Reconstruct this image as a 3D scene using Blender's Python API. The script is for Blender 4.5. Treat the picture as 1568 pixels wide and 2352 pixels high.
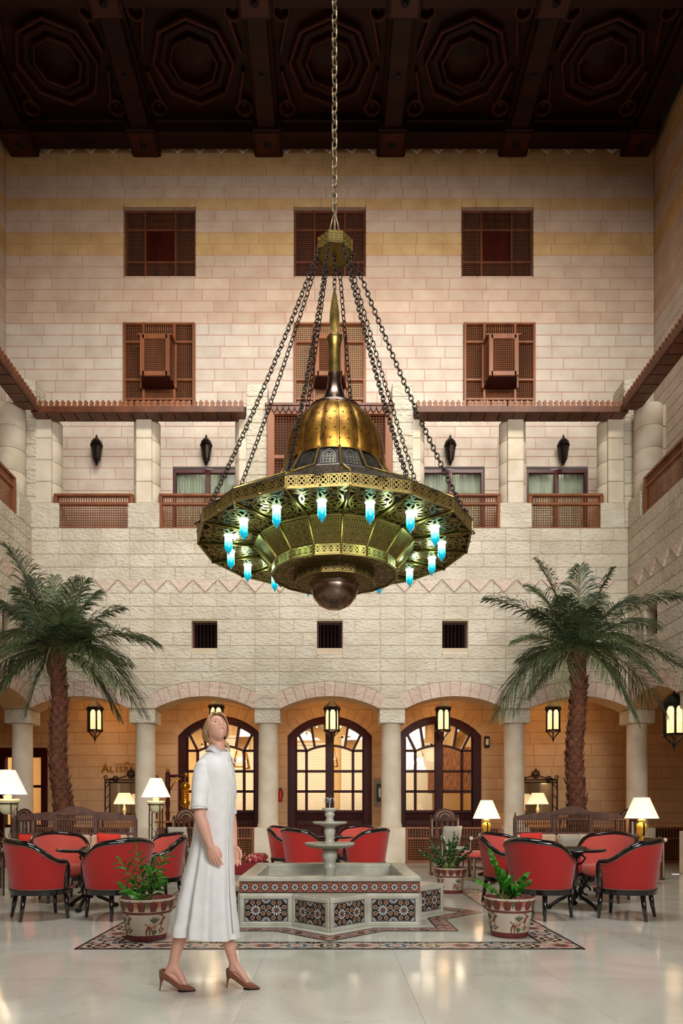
import bpy, bmesh, math, random
from mathutils import Vector, Matrix, noise
R = math.radians; PI = math.pi
for o in list(bpy.data.objects): bpy.data.objects.remove(o)
S = bpy.context.scene; C = S.collection
sin, cos, sqrt = math.sin, math.cos, math.sqrt

# ------------------------------------------------------------------ camera
F, CX, CY, EYE = 1600.0, 757.0, 1855.0, 1.15      # focal length / principal point in 1568x2352 pixels, eye height
cam = bpy.data.cameras.new('camera'); camo = bpy.data.objects.new('camera', cam); C.objects.link(camo)
camo.location = (0, 0, EYE); camo.rotation_euler = (PI/2, 0, 0)
cam.sensor_fit = 'HORIZONTAL'; cam.sensor_width = 36; cam.lens = F/1568*36
cam.shift_x = (784-CX)/1568; cam.shift_y = (CY-1176)/1568
cam.clip_start = .05; cam.clip_end = 200
S.camera = camo

# ------------------------------------------------------------------ world, lights, exposure
w = bpy.data.worlds.new('world'); S.world = w; w.use_nodes = True
w.node_tree.nodes['Background'].inputs[0].default_value = (1.0, .965, .92, 1)
w.node_tree.nodes['Background'].inputs[1].default_value = .08
S.view_settings.view_transform = 'Standard'; S.view_settings.look = 'None'
S.view_settings.gamma = 1; S.view_settings.use_curve_mapping = False
S.view_settings.exposure = 0.12
def area(name, loc, target, size, power, col=(1, .93, .84), spread=180):
    l = bpy.data.lights.new(name, 'AREA'); l.shape = 'RECTANGLE'; l.size, l.size_y = size
    l.energy = power; l.color = col; l.spread = R(spread)
    o = bpy.data.objects.new(name, l); C.objects.link(o); o.location = loc
    o.rotation_euler = (Vector(target)-Vector(loc)).to_track_quat('-Z', 'Y').to_euler()
    return o
area('ceiling_wash', (1.6, 8.2, 13.6), (0, 16.3, 9.9), (11.0, 1.0), 375, (1, .95, .84), 92)
area('front_fill_high', (1.2, -1.5, 6.6), (0, 15, 5.0), (9.0, 4.2), 310, (1, .975, .94), 66)  # added area fill from behind the camera; no window is built there
area('front_fill_side', (3.2, -2.2, 4.4), (-.6, 4.8, .9), (3.0, 3.0), 165, (1, .99, .98), 120)  # second added fill behind the camera, brightens the woman and the floor
area('ceiling_downlight', (0, 5.0, 14.5), (0, 5.6, 0), (6.0, 3.0), 250, (1, .99, .97), 100)
for gx in (-5.12, -2.56, 0, 2.56, 5.12):
    area('gallery_fill', (gx, 15.45, 3.74), (gx, 16.1, 0), (1.1, .5), 9, (1, .55, .20))  # fill lights added under the gallery ceiling to warm its wall
area('salon_light', (-1.8, 18.2, 3.5), (-1.8, 18.2, 0), (11.5, 2.0), 330, (1, .84, .6))

# ------------------------------------------------------------------ helpers
def P(px, py, Y): return Vector(((px-CX)/F*Y, Y, EYE+(CY-py)/F*Y))

class MB:
    def __init__(s): s.v = []; s.f = []; s.m = []; s.sm = []
    def add(s, vs, fs, m=0, sm=False, M=None):
        b = len(s.v)
        s.v += [tuple(M @ Vector(v)) for v in vs] if M else [tuple(v) for v in vs]
        for f in fs: s.f.append([i+b for i in f]); s.m.append(m); s.sm.append(sm)
        return s
    def box(s, x0, x1, y0, y1, z0, z1, m=0, M=None):
        vs = [(x, y, z) for z in (z0, z1) for y in (y0, y1) for x in (x0, x1)]
        return s.add(vs, [(0, 2, 3, 1), (4, 5, 7, 6), (0, 1, 5, 4), (1, 3, 7, 5), (3, 2, 6, 7), (2, 0, 4, 6)], m, False, M)
    def cbox(s, x0, x1, y0, y1, z0, z1, b=.01, m=0, M=None):      # chamfered box
        b = min(b, (x1-x0)*.45, (y1-y0)*.45, (z1-z0)*.45)
        vs = []; fs = []
        for z, k in ((z0, b), (z0+b, 0), (z1-b, 0), (z1, b)):
            if k: r = [(x0+k, y0+k), (x1-k, y0+k), (x1-k, y1-k), (x0+k, y1-k)]; r = [r[0], r[0], r[1], r[1], r[2], r[2], r[3], r[3]]
            else: r = [(x0, y0+b), (x0+b, y0), (x1-b, y0), (x1, y0+b), (x1, y1-b), (x1-b, y1), (x0+b, y1), (x0, y1-b)]
            vs += [(x, y, z) for x, y in r]
        # use simple 8-gon rings; top/bottom rings merge visually into quads
        for i in range(3):
            for j in range(8):
                a, c = i*8+j, i*8+(j+1) % 8
                fs.append((a, c, c+8, a+8))
        fs.append((6, 4, 2, 0)); fs.append((24, 26, 28, 30))
        return s.add(vs, fs, m, False, M)
    def lathe(s, prof, n=24, c=(0, 0, 0), m=0, sm=True, M=None, a0=0.0, cap=True, arc=2*PI):
        full = abs(arc-2*PI) < 1e-6; k = n if full else n+1
        vs = [(c[0]+r*cos(a0+arc*i/n), c[1]+r*sin(a0+arc*i/n), c[2]+z) for r, z in prof for i in range(k)]
        fs = []
        for j in range(len(prof)-1):
            for i in range(n):
                a, b = j*k+i, j*k+(i+1) % k
                fs.append((a, b, b+k, a+k))
        s.add(vs, fs, m, sm, M)
        if cap and full:
            for j in (0, len(prof)-1):
                if prof[j][0] > 1e-4:
                    s.add([vs[j*k+i] for i in range(k)], [tuple(range(k))], m, False, M)
        return s
    def tube(s, pts, r, n=6, m=0, sm=True, closed=False, M=None, up=None, cap=True):
        pts = [Vector(p) for p in pts]; L = len(pts)
        rs = r if isinstance(r, (list, tuple)) else [r]*L
        T = []
        for i in range(L):
            a = pts[(i-1) % L] if closed or i > 0 else pts[i]; b = pts[(i+1) % L] if closed or i < L-1 else pts[i]
            t = (b-a); T.append(t.normalized() if t.length > 1e-9 else Vector((0, 0, 1)))
        u = Vector(up) if up else (Vector((0, 0, 1)) if abs(T[0].z) < .9 else Vector((1, 0, 0)))
        vs = []
        for i in range(L):
            u = (u-T[i]*u.dot(T[i])); u = u.normalized() if u.length > 1e-6 else T[i].orthogonal().normalized()
            w_ = T[i].cross(u)
            rr = rs[i]; rx, ry = rr if isinstance(rr, (list, tuple)) else (rr, rr)
            vs += [pts[i]+u*(rx*cos(2*PI*k/n))+w_*(ry*sin(2*PI*k/n)) for k in range(n)]
        fs = []
        for i in range(L if closed else L-1):
            for k in range(n):
                a, b = i*n+k, i*n+(k+1) % n; c_, d = ((i+1) % L)*n+(k+1) % n, ((i+1) % L)*n+k
                fs.append((a, b, c_, d))
        if not closed and cap: fs += [tuple(range(n-1, -1, -1)), tuple(range((L-1)*n, L*n))]
        return s.add(vs, fs, m, sm, M)
    def ball(s, c, r, n=8, m=0, M=None):
        rx, ry, rz = r if isinstance(r, (list, tuple)) else (r, r, r); h = max(4, n*2//3)
        vs = [(c[0], c[1], c[2]-rz)]; fs = []
        for j in range(1, h):
            t = -PI/2+PI*j/h
            vs += [(c[0]+rx*cos(t)*cos(2*PI*i/n), c[1]+ry*cos(t)*sin(2*PI*i/n), c[2]+rz*sin(t)) for i in range(n)]
        vs.append((c[0], c[1], c[2]+rz)); e = len(vs)-1
        for i in range(n):
            fs.append((0, 1+(i+1) % n, 1+i)); fs.append((e, e-n+i, e-n+(i+1) % n))
        for j in range(h-2):
            for i in range(n):
                a, b = 1+j*n+i, 1+j*n+(i+1) % n; fs.append((a, b, b+n, a+n))
        return s.add(vs, fs, m, True, M)
    def prism(s, poly, y0, y1, m=0, M=None, side=None):           # polygon in x,z extruded along y
        n = len(poly)
        vs = [(x, y0, z) for x, z in poly]+[(x, y1, z) for x, z in poly]
        s.add(vs, [tuple(range(n)), tuple(range(2*n-1, n-1, -1))], m, False, M)
        s.add(vs, [(i, (i+1) % n, n+(i+1) % n, n+i) for i in range(n)], m if side is None else side, False, M)
        return s
    def ribbon(s, pts, wd, th, m=0, closed=False, nrm=None):      # flat strap following 3-d points; nrm(p) gives the face normal
        pts = [Vector(p) for p in pts]; L = len(pts); vs = []
        for i in range(L):
            a = pts[(i-1) % L] if closed or i > 0 else pts[i]; b = pts[(i+1) % L] if closed or i < L-1 else pts[i]
            t = (b-a).normalized(); n_ = nrm(pts[i]) if callable(nrm) else nrm
            e = t.cross(n_).normalized()*wd/2
            vs += [pts[i]-e, pts[i]+e, pts[i]+e-n_*th, pts[i]-e-n_*th]
        fs = []
        for i in range(L if closed else L-1):
            j = (i+1) % L
            for k in range(3): fs.append((i*4+k, i*4+k+1, j*4+k+1, j*4+k))
            fs.append((i*4+3, i*4, j*4, j*4+3))
        return s.add(vs, fs, m)
    def build(s, name, mats, parent=None, recalc=True, **props):
        me = bpy.data.meshes.new(name); me.from_pydata(s.v, [], s.f)
        for mt in (mats if isinstance(mats, (list, tuple)) else [mats]): me.materials.append(mt)
        me.polygons.foreach_set('material_index', s.m); me.polygons.foreach_set('use_smooth', s.sm)
        if recalc:
            bm = bmesh.new(); bm.from_mesh(me); bmesh.ops.recalc_face_normals(bm, faces=bm.faces); bm.to_mesh(me); bm.free()
        me.update()
        return link(name, me, parent, **props)

def link(name, me, parent=None, loc=None, rot=None, **props):
    o = bpy.data.objects.new(name, me); C.objects.link(o)
    if parent: o.parent = parent
    if loc is not None: o.location = loc
    if rot is not None: o.rotation_euler = rot
    for k, v in props.items(): o[k] = v
    return o
def thing(name, label, cat, loc=(0, 0, 0), rz=0.0, group=None, kind=None):
    o = link(name, None, None, loc, (0, 0, rz)); o.empty_display_size = .1
    return tag(o, label, cat, group, kind)
def tag(o, label, cat, group=None, kind=None):
    o['label'] = label; o['category'] = cat
    if group: o['group'] = group
    if kind: o['kind'] = kind
    return o
def copy_tree(o, parent=None):
    c = o.copy(); C.objects.link(c)
    if parent: c.parent = parent
    for ch in list(o.children): copy_tree(ch, c)
    return c
def again(o, label, loc, rz=None, group=None):
    c = copy_tree(o); c['label'] = label; c.location = loc
    if rz is not None: c.rotation_euler.z = rz
    if group: c['group'] = group
    return c
def struct(o, label, cat): return tag(o, label, cat, None, 'structure')
def light(name, loc, power, col, parent=None, r=.04):
    l = bpy.data.lights.new(name, 'POINT'); l.energy = power; l.color = col; l.shadow_soft_size = r
    o = bpy.data.objects.new(name, l); C.objects.link(o); o.location = loc
    if parent: o.parent = parent
    return o

# ------------------------------------------------------------------ materials
def mat(name, col, rough=.5, metal=0.0, col2=None, scale=6.0, detail=4.0, bump=0.0, bscale=30.0, bdist=.01,
        rand=0.0, world=False, stretch=None, bstretch=None, spec=.5, emit=None, es=0.0, coat=0.0, contrast=(.3, .7), trans=0.0, sss=0.0, sheen=0.0, alpha=1.0):
    m = bpy.data.materials.new(name); m.use_nodes = True; nt = m.node_tree; N = nt.nodes; L = nt.links
    b = N['Principled BSDF']; b.inputs['Roughness'].default_value = rough; b.inputs['Metallic'].default_value = metal
    b.inputs['Specular IOR Level'].default_value = spec; b.inputs['Coat Weight'].default_value = coat
    b.inputs['Transmission Weight'].default_value = trans; b.inputs['Alpha'].default_value = alpha
    if sheen: b.inputs['Sheen Weight'].default_value = sheen
    if sss:
        b.inputs['Subsurface Weight'].default_value = sss; b.inputs['Subsurface Radius'].default_value = (.01, .004, .002)
    if world: src = N.new('ShaderNodeNewGeometry').outputs['Position']
    else: src = N.new('ShaderNodeTexCoord').outputs['Object']
    def mapped(st):
        if not st: return src
        mp = N.new('ShaderNodeMapping'); mp.inputs['Scale'].default_value = st; L.new(src, mp.inputs['Vector']); return mp.outputs[0]
    def ns(sc, st, dt=detail):
        n = N.new('ShaderNodeTexNoise'); n.inputs['Scale'].default_value = sc; n.inputs['Detail'].default_value = dt
        L.new(mapped(st), n.inputs['Vector']); return n.outputs['Fac']
    out = None
    if col2:
        rp = N.new('ShaderNodeValToRGB'); rp.color_ramp.elements[0].position, rp.color_ramp.elements[1].position = contrast
        rp.color_ramp.elements[0].color = (*col, 1); rp.color_ramp.elements[1].color = (*col2, 1)
        L.new(ns(scale, stretch), rp.inputs['Fac']); out = rp.outputs['Color']
    if rand:
        oi = N.new('ShaderNodeObjectInfo'); mr = N.new('ShaderNodeMapRange')
        mr.inputs['To Min'].default_value = 1-rand; mr.inputs['To Max'].default_value = 1+rand*.6
        L.new(oi.outputs['Random'], mr.inputs['Value'])
        hs = N.new('ShaderNodeHueSaturation'); L.new(mr.outputs[0], hs.inputs['Value'])
        hs.inputs['Color'].default_value = (*col, 1)
        if out: L.new(out, hs.inputs['Color'])
        out = hs.outputs['Color']
    if out: L.new(out, b.inputs['Base Color'])
    else: b.inputs['Base Color'].default_value = (*col, 1)
    if bump:
        bp = N.new('ShaderNodeBump'); bp.inputs['Strength'].default_value = bump; bp.inputs['Distance'].default_value = bdist
        L.new(ns(bscale, bstretch, 5), bp.inputs['Height']); L.new(bp.outputs[0], b.inputs['Normal'])
    if emit: b.inputs['Emission Color'].default_value = (*emit, 1); b.inputs['Emission Strength'].default_value = es
    return m

def srgb(r, g, b): return tuple(((c/255+.055)/1.055)**2.4 if c > 10 else c/255/12.92 for c in (r, g, b))
M = {}
M['cream'] = mat('cream_stone', srgb(226, 216, 198), .85, col2=srgb(208, 196, 174), scale=2.2, bump=1.0, bscale=12, bdist=.07, bstretch=(1, 1, 1.9), rand=.07, world=True, spec=.2)
M['cream_smooth'] = mat('cream_stone_dressed', srgb(224, 212, 194), .75, col2=srgb(206, 190, 164), scale=3, bump=.15, bscale=30, bdist=.01, rand=.05, world=True, spec=.25)
M['pink'] = mat('pink_stone', srgb(212, 188, 168), .85, col2=srgb(198, 168, 148), scale=2.5, bump=.5, bscale=9, bdist=.03, bstretch=(1, 1, 1.9), rand=.09, world=True, spec=.2)
M['pinkpale'] = mat('pale_pink_stone', srgb(214, 202, 188), .85, col2=srgb(200, 182, 168), scale=2.5, bump=.5, bscale=9, bdist=.03, bstretch=(1, 1, 1.9), rand=.07, world=True, spec=.2)
M['yellow'] = mat('honey_stone', srgb(214, 178, 128), .85, col2=srgb(196, 156, 108), scale=2.5, bump=.4, bscale=9, bdist=.03, bstretch=(1, 1, 1.9), rand=.07, world=True, spec=.2)
M['joint_pink'] = mat('pink_mortar', srgb(198, 146, 124), .9, world=True, col2=srgb(186, 136, 114), scale=3)
M['joint_cream'] = mat('cream_mortar', srgb(206, 190, 164), .9, world=True, col2=srgb(196, 178, 150), scale=3)
M['voussoir'] = mat('pink_arch_stone', srgb(220, 202, 186), .85, col2=srgb(208, 184, 168), scale=4, bump=1.0, bscale=12, bdist=.06, rand=.06, world=True, spec=.2)
M['warmstone'] = mat('warm_gallery_stone', srgb(202, 166, 128), .85, col2=srgb(186, 148, 110), scale=2.5, bump=.3, bscale=10, bdist=.02, rand=.07, world=True, spec=.2)
M['plaster'] = mat('gallery_plaster', srgb(206, 172, 132), .9, col2=srgb(192, 156, 116), scale=2, world=True)
M['joint_warm'] = mat('warm_mortar', srgb(180, 136, 100), .9)
M['wood'] = mat('brown_turned_wood', srgb(112, 60, 32), .45, col2=srgb(78, 38, 18), scale=5, stretch=(1, 1, .15), bump=.1, bscale=30, world=True)
M['wood_lit'] = mat('honey_brown_wood', srgb(146, 86, 48), .45, col2=srgb(112, 60, 30), scale=5, stretch=(1, 1, .15), world=True)
M['wood_dark'] = mat('dark_mahogany', srgb(66, 17, 9), .42, spec=.15, col2=srgb(42, 10, 5), scale=4, stretch=(1, 1, .15), world=True)
M['wood_ceiling'] = mat('ceiling_mahogany', srgb(52, 18, 6), .5, spec=.2, col2=srgb(30, 10, 4), scale=3, stretch=(.2, 1, 1), world=True)
M['wood_ceiling2'] = mat('ceiling_mahogany_moulding', srgb(78, 30, 10), .42, spec=.25, col2=srgb(50, 18, 7), scale=3, world=True)
M['black'] = mat('black_void', (.003, .003, .003), .9, spec=0)
M['shadow'] = mat('dark_backing', srgb(40, 18, 10), .7)  # dark brown; on the lattice backings it stands in for interior shade
M['iron'] = mat('black_iron', (.012, .011, .01), .4, metal=.6)
M['bronze_dark'] = mat('dark_bronze', srgb(60, 50, 44), .35, metal=.85, col2=srgb(38, 32, 28), scale=9)
M['brass'] = mat('aged_brass', srgb(150, 126, 66), .34, metal=.9, col2=srgb(104, 88, 46), scale=14, bump=.1, bscale=40)
M['brass_fret'] = mat('fretwork_brass', srgb(146, 126, 72), .34, metal=.8, col2=srgb(128, 110, 62), scale=14)
M['brass_dome'] = mat('golden_dome_brass', srgb(178, 132, 56), .36, metal=.95, col2=srgb(110, 76, 28), scale=8, bump=.25, bscale=25)
M['zinc'] = mat('blackened_brass_roof', srgb(104, 98, 86), .4, metal=.8, col2=srgb(66, 64, 60), scale=10)
M['gold'] = mat('bright_gold', srgb(226, 160, 48), .22, metal=1.0, col2=srgb(190, 122, 28), scale=12)
M['goldlamp'] = mat('yellow_gold_ceramic', srgb(214, 172, 62), .2, metal=.45, coat=.5)
M['copper'] = mat('polished_bronze', srgb(128, 108, 96), .25, metal=1.0)
M['chain'] = mat('chain_bronze', srgb(50, 42, 36), .4, metal=.8)
M['chain_light'] = mat('chain_pale_brass', srgb(128, 112, 84), .4, metal=.7)
M['white_gloss'] = mat('white_marble', srgb(214, 208, 192), .25, col2=srgb(188, 180, 158), scale=5, contrast=(.45, .8), world=True)
M['fountain'] = mat('grey_white_marble', srgb(206, 204, 190), .3, col2=srgb(176, 172, 154), scale=6, world=True)
M['red'] = mat('red_woven_upholstery', srgb(182, 30, 24), .8, col2=srgb(168, 25, 20), scale=60, bump=.15, bscale=250, bdist=.002, sheen=.3)
M['coral'] = mat('coral_and_lit_red_upholstery', srgb(200, 80, 66), .8, col2=srgb(188, 70, 58), scale=60, sheen=.3)  # on the chair insides this is the red fabric with a lit tone
M['lacquer'] = mat('black_lacquer', (.008, .007, .007), .12, coat=.6)
M['piping'] = mat('grey_piping', srgb(120, 92, 80), .7)
M['beige'] = mat('beige_fabric', srgb(206, 176, 150), .9, col2=srgb(188, 156, 130), scale=30)
M['greyfab'] = mat('grey_fabric', srgb(170, 164, 150), .9, col2=srgb(150, 144, 132), scale=40)
M['redfab'] = mat('red_cushion_fabric', srgb(214, 54, 42), .85)
M['carved'] = mat('carved_walnut', srgb(92, 56, 38), .5, col2=srgb(60, 34, 22), scale=12, bump=.3, bscale=60)
M['carved_grey'] = mat('carved_greyish_walnut', srgb(106, 74, 66), .45, col2=srgb(78, 52, 46), scale=12, bump=.3, bscale=60)
M['pearl'] = mat('mother_of_pearl', srgb(210, 198, 178), .25)
M['greentop'] = mat('green_marble_top', srgb(92, 104, 92), .08, col2=srgb(60, 76, 66), scale=8, coat=.6)
M['urn'] = mat('cream_ceramic', srgb(214, 206, 170), .3)
M['glass'] = mat('clear_pane', (.95, .96, .95), .02, trans=1.0, spec=.5)
M['glass_soft'] = mat('balcony_pane', (.95, .96, .95), .03, trans=1.0, spec=.5); M['glass_soft'].node_tree.nodes['Principled BSDF'].inputs['IOR'].default_value = 1.15
M['mirror'] = mat('mirror_glass', (.75, .72, .66), .04, metal=1.0)
M['trunk'] = mat('palm_bark', srgb(118, 70, 46), .9, col2=srgb(76, 42, 27), scale=14, bump=.5, bscale=40, rand=.2)
M['frond'] = mat('palm_leaf', srgb(74, 86, 50), .5, col2=srgb(44, 58, 34), scale=4, rand=.35)
M['frond_pale'] = mat('palm_leaf_pale', srgb(108, 120, 78), .5, col2=srgb(74, 90, 54), scale=4, rand=.25)
M['rachis'] = mat('palm_leaf_stalk', srgb(104, 104, 56), .6)
M['leaf'] = mat('glossy_green_leaf', srgb(82, 156, 46), .25, col2=srgb(48, 118, 34), scale=10, rand=.3)
M['leaf_dark'] = mat('deep_green_leaf', srgb(56, 98, 44), .35, col2=srgb(36, 70, 34), scale=10, rand=.3)
M['soil'] = mat('potting_soil', srgb(60, 30, 22), .95)
M['terracotta'] = mat('maroon_terracotta', srgb(120, 50, 44), .6, col2=srgb(104, 42, 38), scale=10)
M['potcream'] = mat('cream_glazed_clay', srgb(208, 196, 178), .5, col2=srgb(192, 176, 154), scale=6)
M['deer'] = mat('painted_brown', srgb(122, 68, 50), .6)
M['deergreen'] = mat('painted_olive', srgb(92, 98, 62), .6)
M['ochre'] = mat('painted_ochre', srgb(176, 120, 74), .6)
M['t_white'] = mat('tile_white', srgb(214, 210, 206), .25)
M['t_black'] = mat('tile_black', srgb(28, 26, 30), .25)
M['t_brown'] = mat('tile_brown', srgb(116, 66, 44), .3)
M['t_terra'] = mat('tile_terracotta', srgb(144, 84, 64), .35)
M['t_blue'] = mat('tile_slate_blue', srgb(70, 84, 100), .3)
M['t_rose'] = mat('tile_rose', srgb(188, 142, 128), .35)
M['t_cream'] = mat('tile_cream', srgb(216, 196, 164), .35)
M['curtain'] = mat('pale_green_curtain', srgb(196, 202, 180), .9, col2=srgb(150, 160, 140), scale=9, stretch=(1, 1, .05), world=True)
M['goldletter'] = mat('brass_letter', srgb(170, 116, 30), .35, metal=.8)
# floor marble
def marble_floor():
    m = bpy.data.materials.new('polished_cream_marble'); m.use_nodes = True; nt = m.node_tree; N = nt.nodes; L = nt.links
    b = N['Principled BSDF']; b.inputs['Roughness'].default_value = .1; b.inputs['Specular IOR Level'].default_value = .5
    g = N.new('ShaderNodeNewGeometry')
    n1 = N.new('ShaderNodeTexNoise'); n1.inputs['Scale'].default_value = 1.1; n1.inputs['Detail'].default_value = 8; n1.inputs['Distortion'].default_value = 1.2
    n2 = N.new('ShaderNodeTexNoise'); n2.inputs['Scale'].default_value = 9; n2.inputs['Detail'].default_value = 8; n2.inputs['Distortion'].default_value = 2.5
    for n in (n1, n2): L.new(g.outputs['Position'], n.inputs['Vector'])
    r1 = N.new('ShaderNodeValToRGB'); e = r1.color_ramp.elements
    e[0].position, e[1].position = .32, .68; e[0].color = (*srgb(200, 198, 184), 1); e[1].color = (*srgb(224, 223, 212), 1)
    L.new(n1.outputs['Fac'], r1.inputs['Fac'])
    r2 = N.new('ShaderNodeValToRGB'); e = r2.color_ramp.elements
    e[0].position, e[1].position = .30, .42; e[0].color = (*srgb(200, 184, 162), 1); e[1].color = (1, 1, 1, 1)
    L.new(n2.outputs['Fac'], r2.inputs['Fac'])
    mx = N.new('ShaderNodeMixRGB'); mx.blend_type = 'MULTIPLY'; mx.inputs['Fac'].default_value = .22
    L.new(r1.outputs[0], mx.inputs[1]); L.new(r2.outputs[0], mx.inputs[2])
    oi = N.new('ShaderNodeObjectInfo'); mr = N.new('ShaderNodeMapRange'); mr.inputs['To Min'].default_value = .94; mr.inputs['To Max'].default_value = 1.04
    L.new(oi.outputs['Random'], mr.inputs['Value'])
    hs = N.new('ShaderNodeHueSaturation'); L.new(mr.outputs[0], hs.inputs['Value']); L.new(mx.outputs[0], hs.inputs['Color'])
    L.new(hs.outputs[0], b.inputs['Base Color'])
    n3 = N.new('ShaderNodeTexNoise'); n3.inputs['Scale'].default_value = 1.6; L.new(g.outputs['Position'], n3.inputs['Vector'])
    m3 = N.new('ShaderNodeMapRange'); m3.inputs['To Min'].default_value = .06; m3.inputs['To Max'].default_value = .17
    L.new(n3.outputs['Fac'], m3.inputs['Value']); L.new(m3.outputs[0], b.inputs['Roughness'])
    return m
M['floor'] = marble_floor()
M['floor_joint'] = mat('floor_joint', srgb(200, 188, 164), .2)

def lampglass(name, z0, z1, c0, c1, s0, s1, rough=.2):
    """glowing glass whose own light fades from the bulb end to the other (object z)"""
    m = bpy.data.materials.new(name); m.use_nodes = True; nt = m.node_tree; N = nt.nodes; L = nt.links
    b = N['Principled BSDF']; b.inputs['Roughness'].default_value = rough
    t = N.new('ShaderNodeTexCoord'); sp = N.new('ShaderNodeSeparateXYZ'); L.new(t.outputs['Object'], sp.inputs[0])
    mr = N.new('ShaderNodeMapRange'); mr.inputs['From Min'].default_value = z0; mr.inputs['From Max'].default_value = z1
    L.new(sp.outputs['Z'], mr.inputs['Value'])
    rp = N.new('ShaderNodeValToRGB'); e = rp.color_ramp.elements; e[0].color = (*c0, 1); e[1].color = (*c1, 1)
    L.new(mr.outputs[0], rp.inputs['Fac']); L.new(rp.outputs[0], b.inputs['Emission Color']); b.inputs['Base Color'].default_value = (*c0, 1)
    m2 = N.new('ShaderNodeMapRange'); m2.inputs['To Min'].default_value = s0; m2.inputs['To Max'].default_value = s1
    L.new(mr.outputs[0], m2.inputs['Value']); L.new(m2.outputs[0], b.inputs['Emission Strength'])
    return m
M['cyan'] = lampglass('blue_lamp_glass', -.22, -.02, (.0, .10, .17), (.7, 1.0, .92), .9, 3.6, .12)
_e = [n for n in M['cyan'].node_tree.nodes if n.type == 'VALTORGB'][0].color_ramp.elements; _q = _e.new(.42); _q.color = (0, .33, .42, 1); _q = _e.new(.68); _q.color = (.30, .95, .95, 1)
M['shade'] = lampglass('lamp_shade_cloth', 0, .3, (1.0, .84, .62), (1, .80, .56), .86, .70, .9)
M['shade2'] = lampglass('warm_lamp_shade_cloth', 0, .3, (1.0, .76, .46), (1, .70, .38), .95, .75, .9)
M['lantern_glass'] = lampglass('amber_lantern_glass', -.2, .2, (1.0, .60, .27), (1.0, .72, .44), 1.2, 1.2, .4)
M['bulb'] = mat('lit_bulb', (1, .8, .5), .5, emit=(1, .78, .45), es=14)

# ------------------------------------------------------------------ dimensions of the hall
YF, YC, XS, XC, YB, XB = 14.22, 14.52, 6.09, 6.40, 16.3, 7.59
PITCH = 2.56; ROW = .267; ZBAL = 6.86; ZCAP = 3.17; ZCB = 2.88
AH = 1.0175; RISE = .255; AR = (AH*AH+RISE*RISE)/(2*RISE); AZ = ZCAP+RISE-AR; AE = AR+.30
rng = random.Random(7)
def arch_in(u):                                        # height of the arch opening at distance u along the arcade (columns at odd half pitches)
    d = (u+PITCH/2) % PITCH-PITCH/2
    return AZ+sqrt(AR*AR-d*d) if abs(d) < AH else ZCAP
def arch_out(u):
    d = (u+PITCH/2) % PITCH-PITCH/2
    return max(AZ+sqrt(AE*AE-d*d), ZCAP) if abs(d) < 1.029 else ZCAP

stone_cache = {}
def stone_mesh(w_, h_, d_, mt):
    key = (round(w_, 2), round(h_, 3), d_, mt.name)
    if key not in stone_cache:
        w_, h_ = key[0], key[1]; b = .008
        me = bpy.data.meshes.new('stone')
        vs = [(-w_/2, 0, 0), (w_/2, 0, 0), (w_/2, 0, h_), (-w_/2, 0, h_)]
        vs += [(-w_/2, -d_+b, 0), (w_/2, -d_+b, 0), (w_/2, -d_+b, h_), (-w_/2, -d_+b, h_)]
        vs += [(-w_/2+b, -d_, b), (w_/2-b, -d_, b), (w_/2-b, -d_, h_-b), (-w_/2+b, -d_, h_-b)]
        fs = [(8, 9, 10, 11)]
        for i in range(4):
            j = (i+1) % 4; fs += [(i, j, j+4, i+4), (i+4, j+4, j+8, i+8)]
        me.from_pydata(vs, [], fs); me.materials.append(mt); stone_cache[key] = me
    return stone_cache[key]

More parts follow.
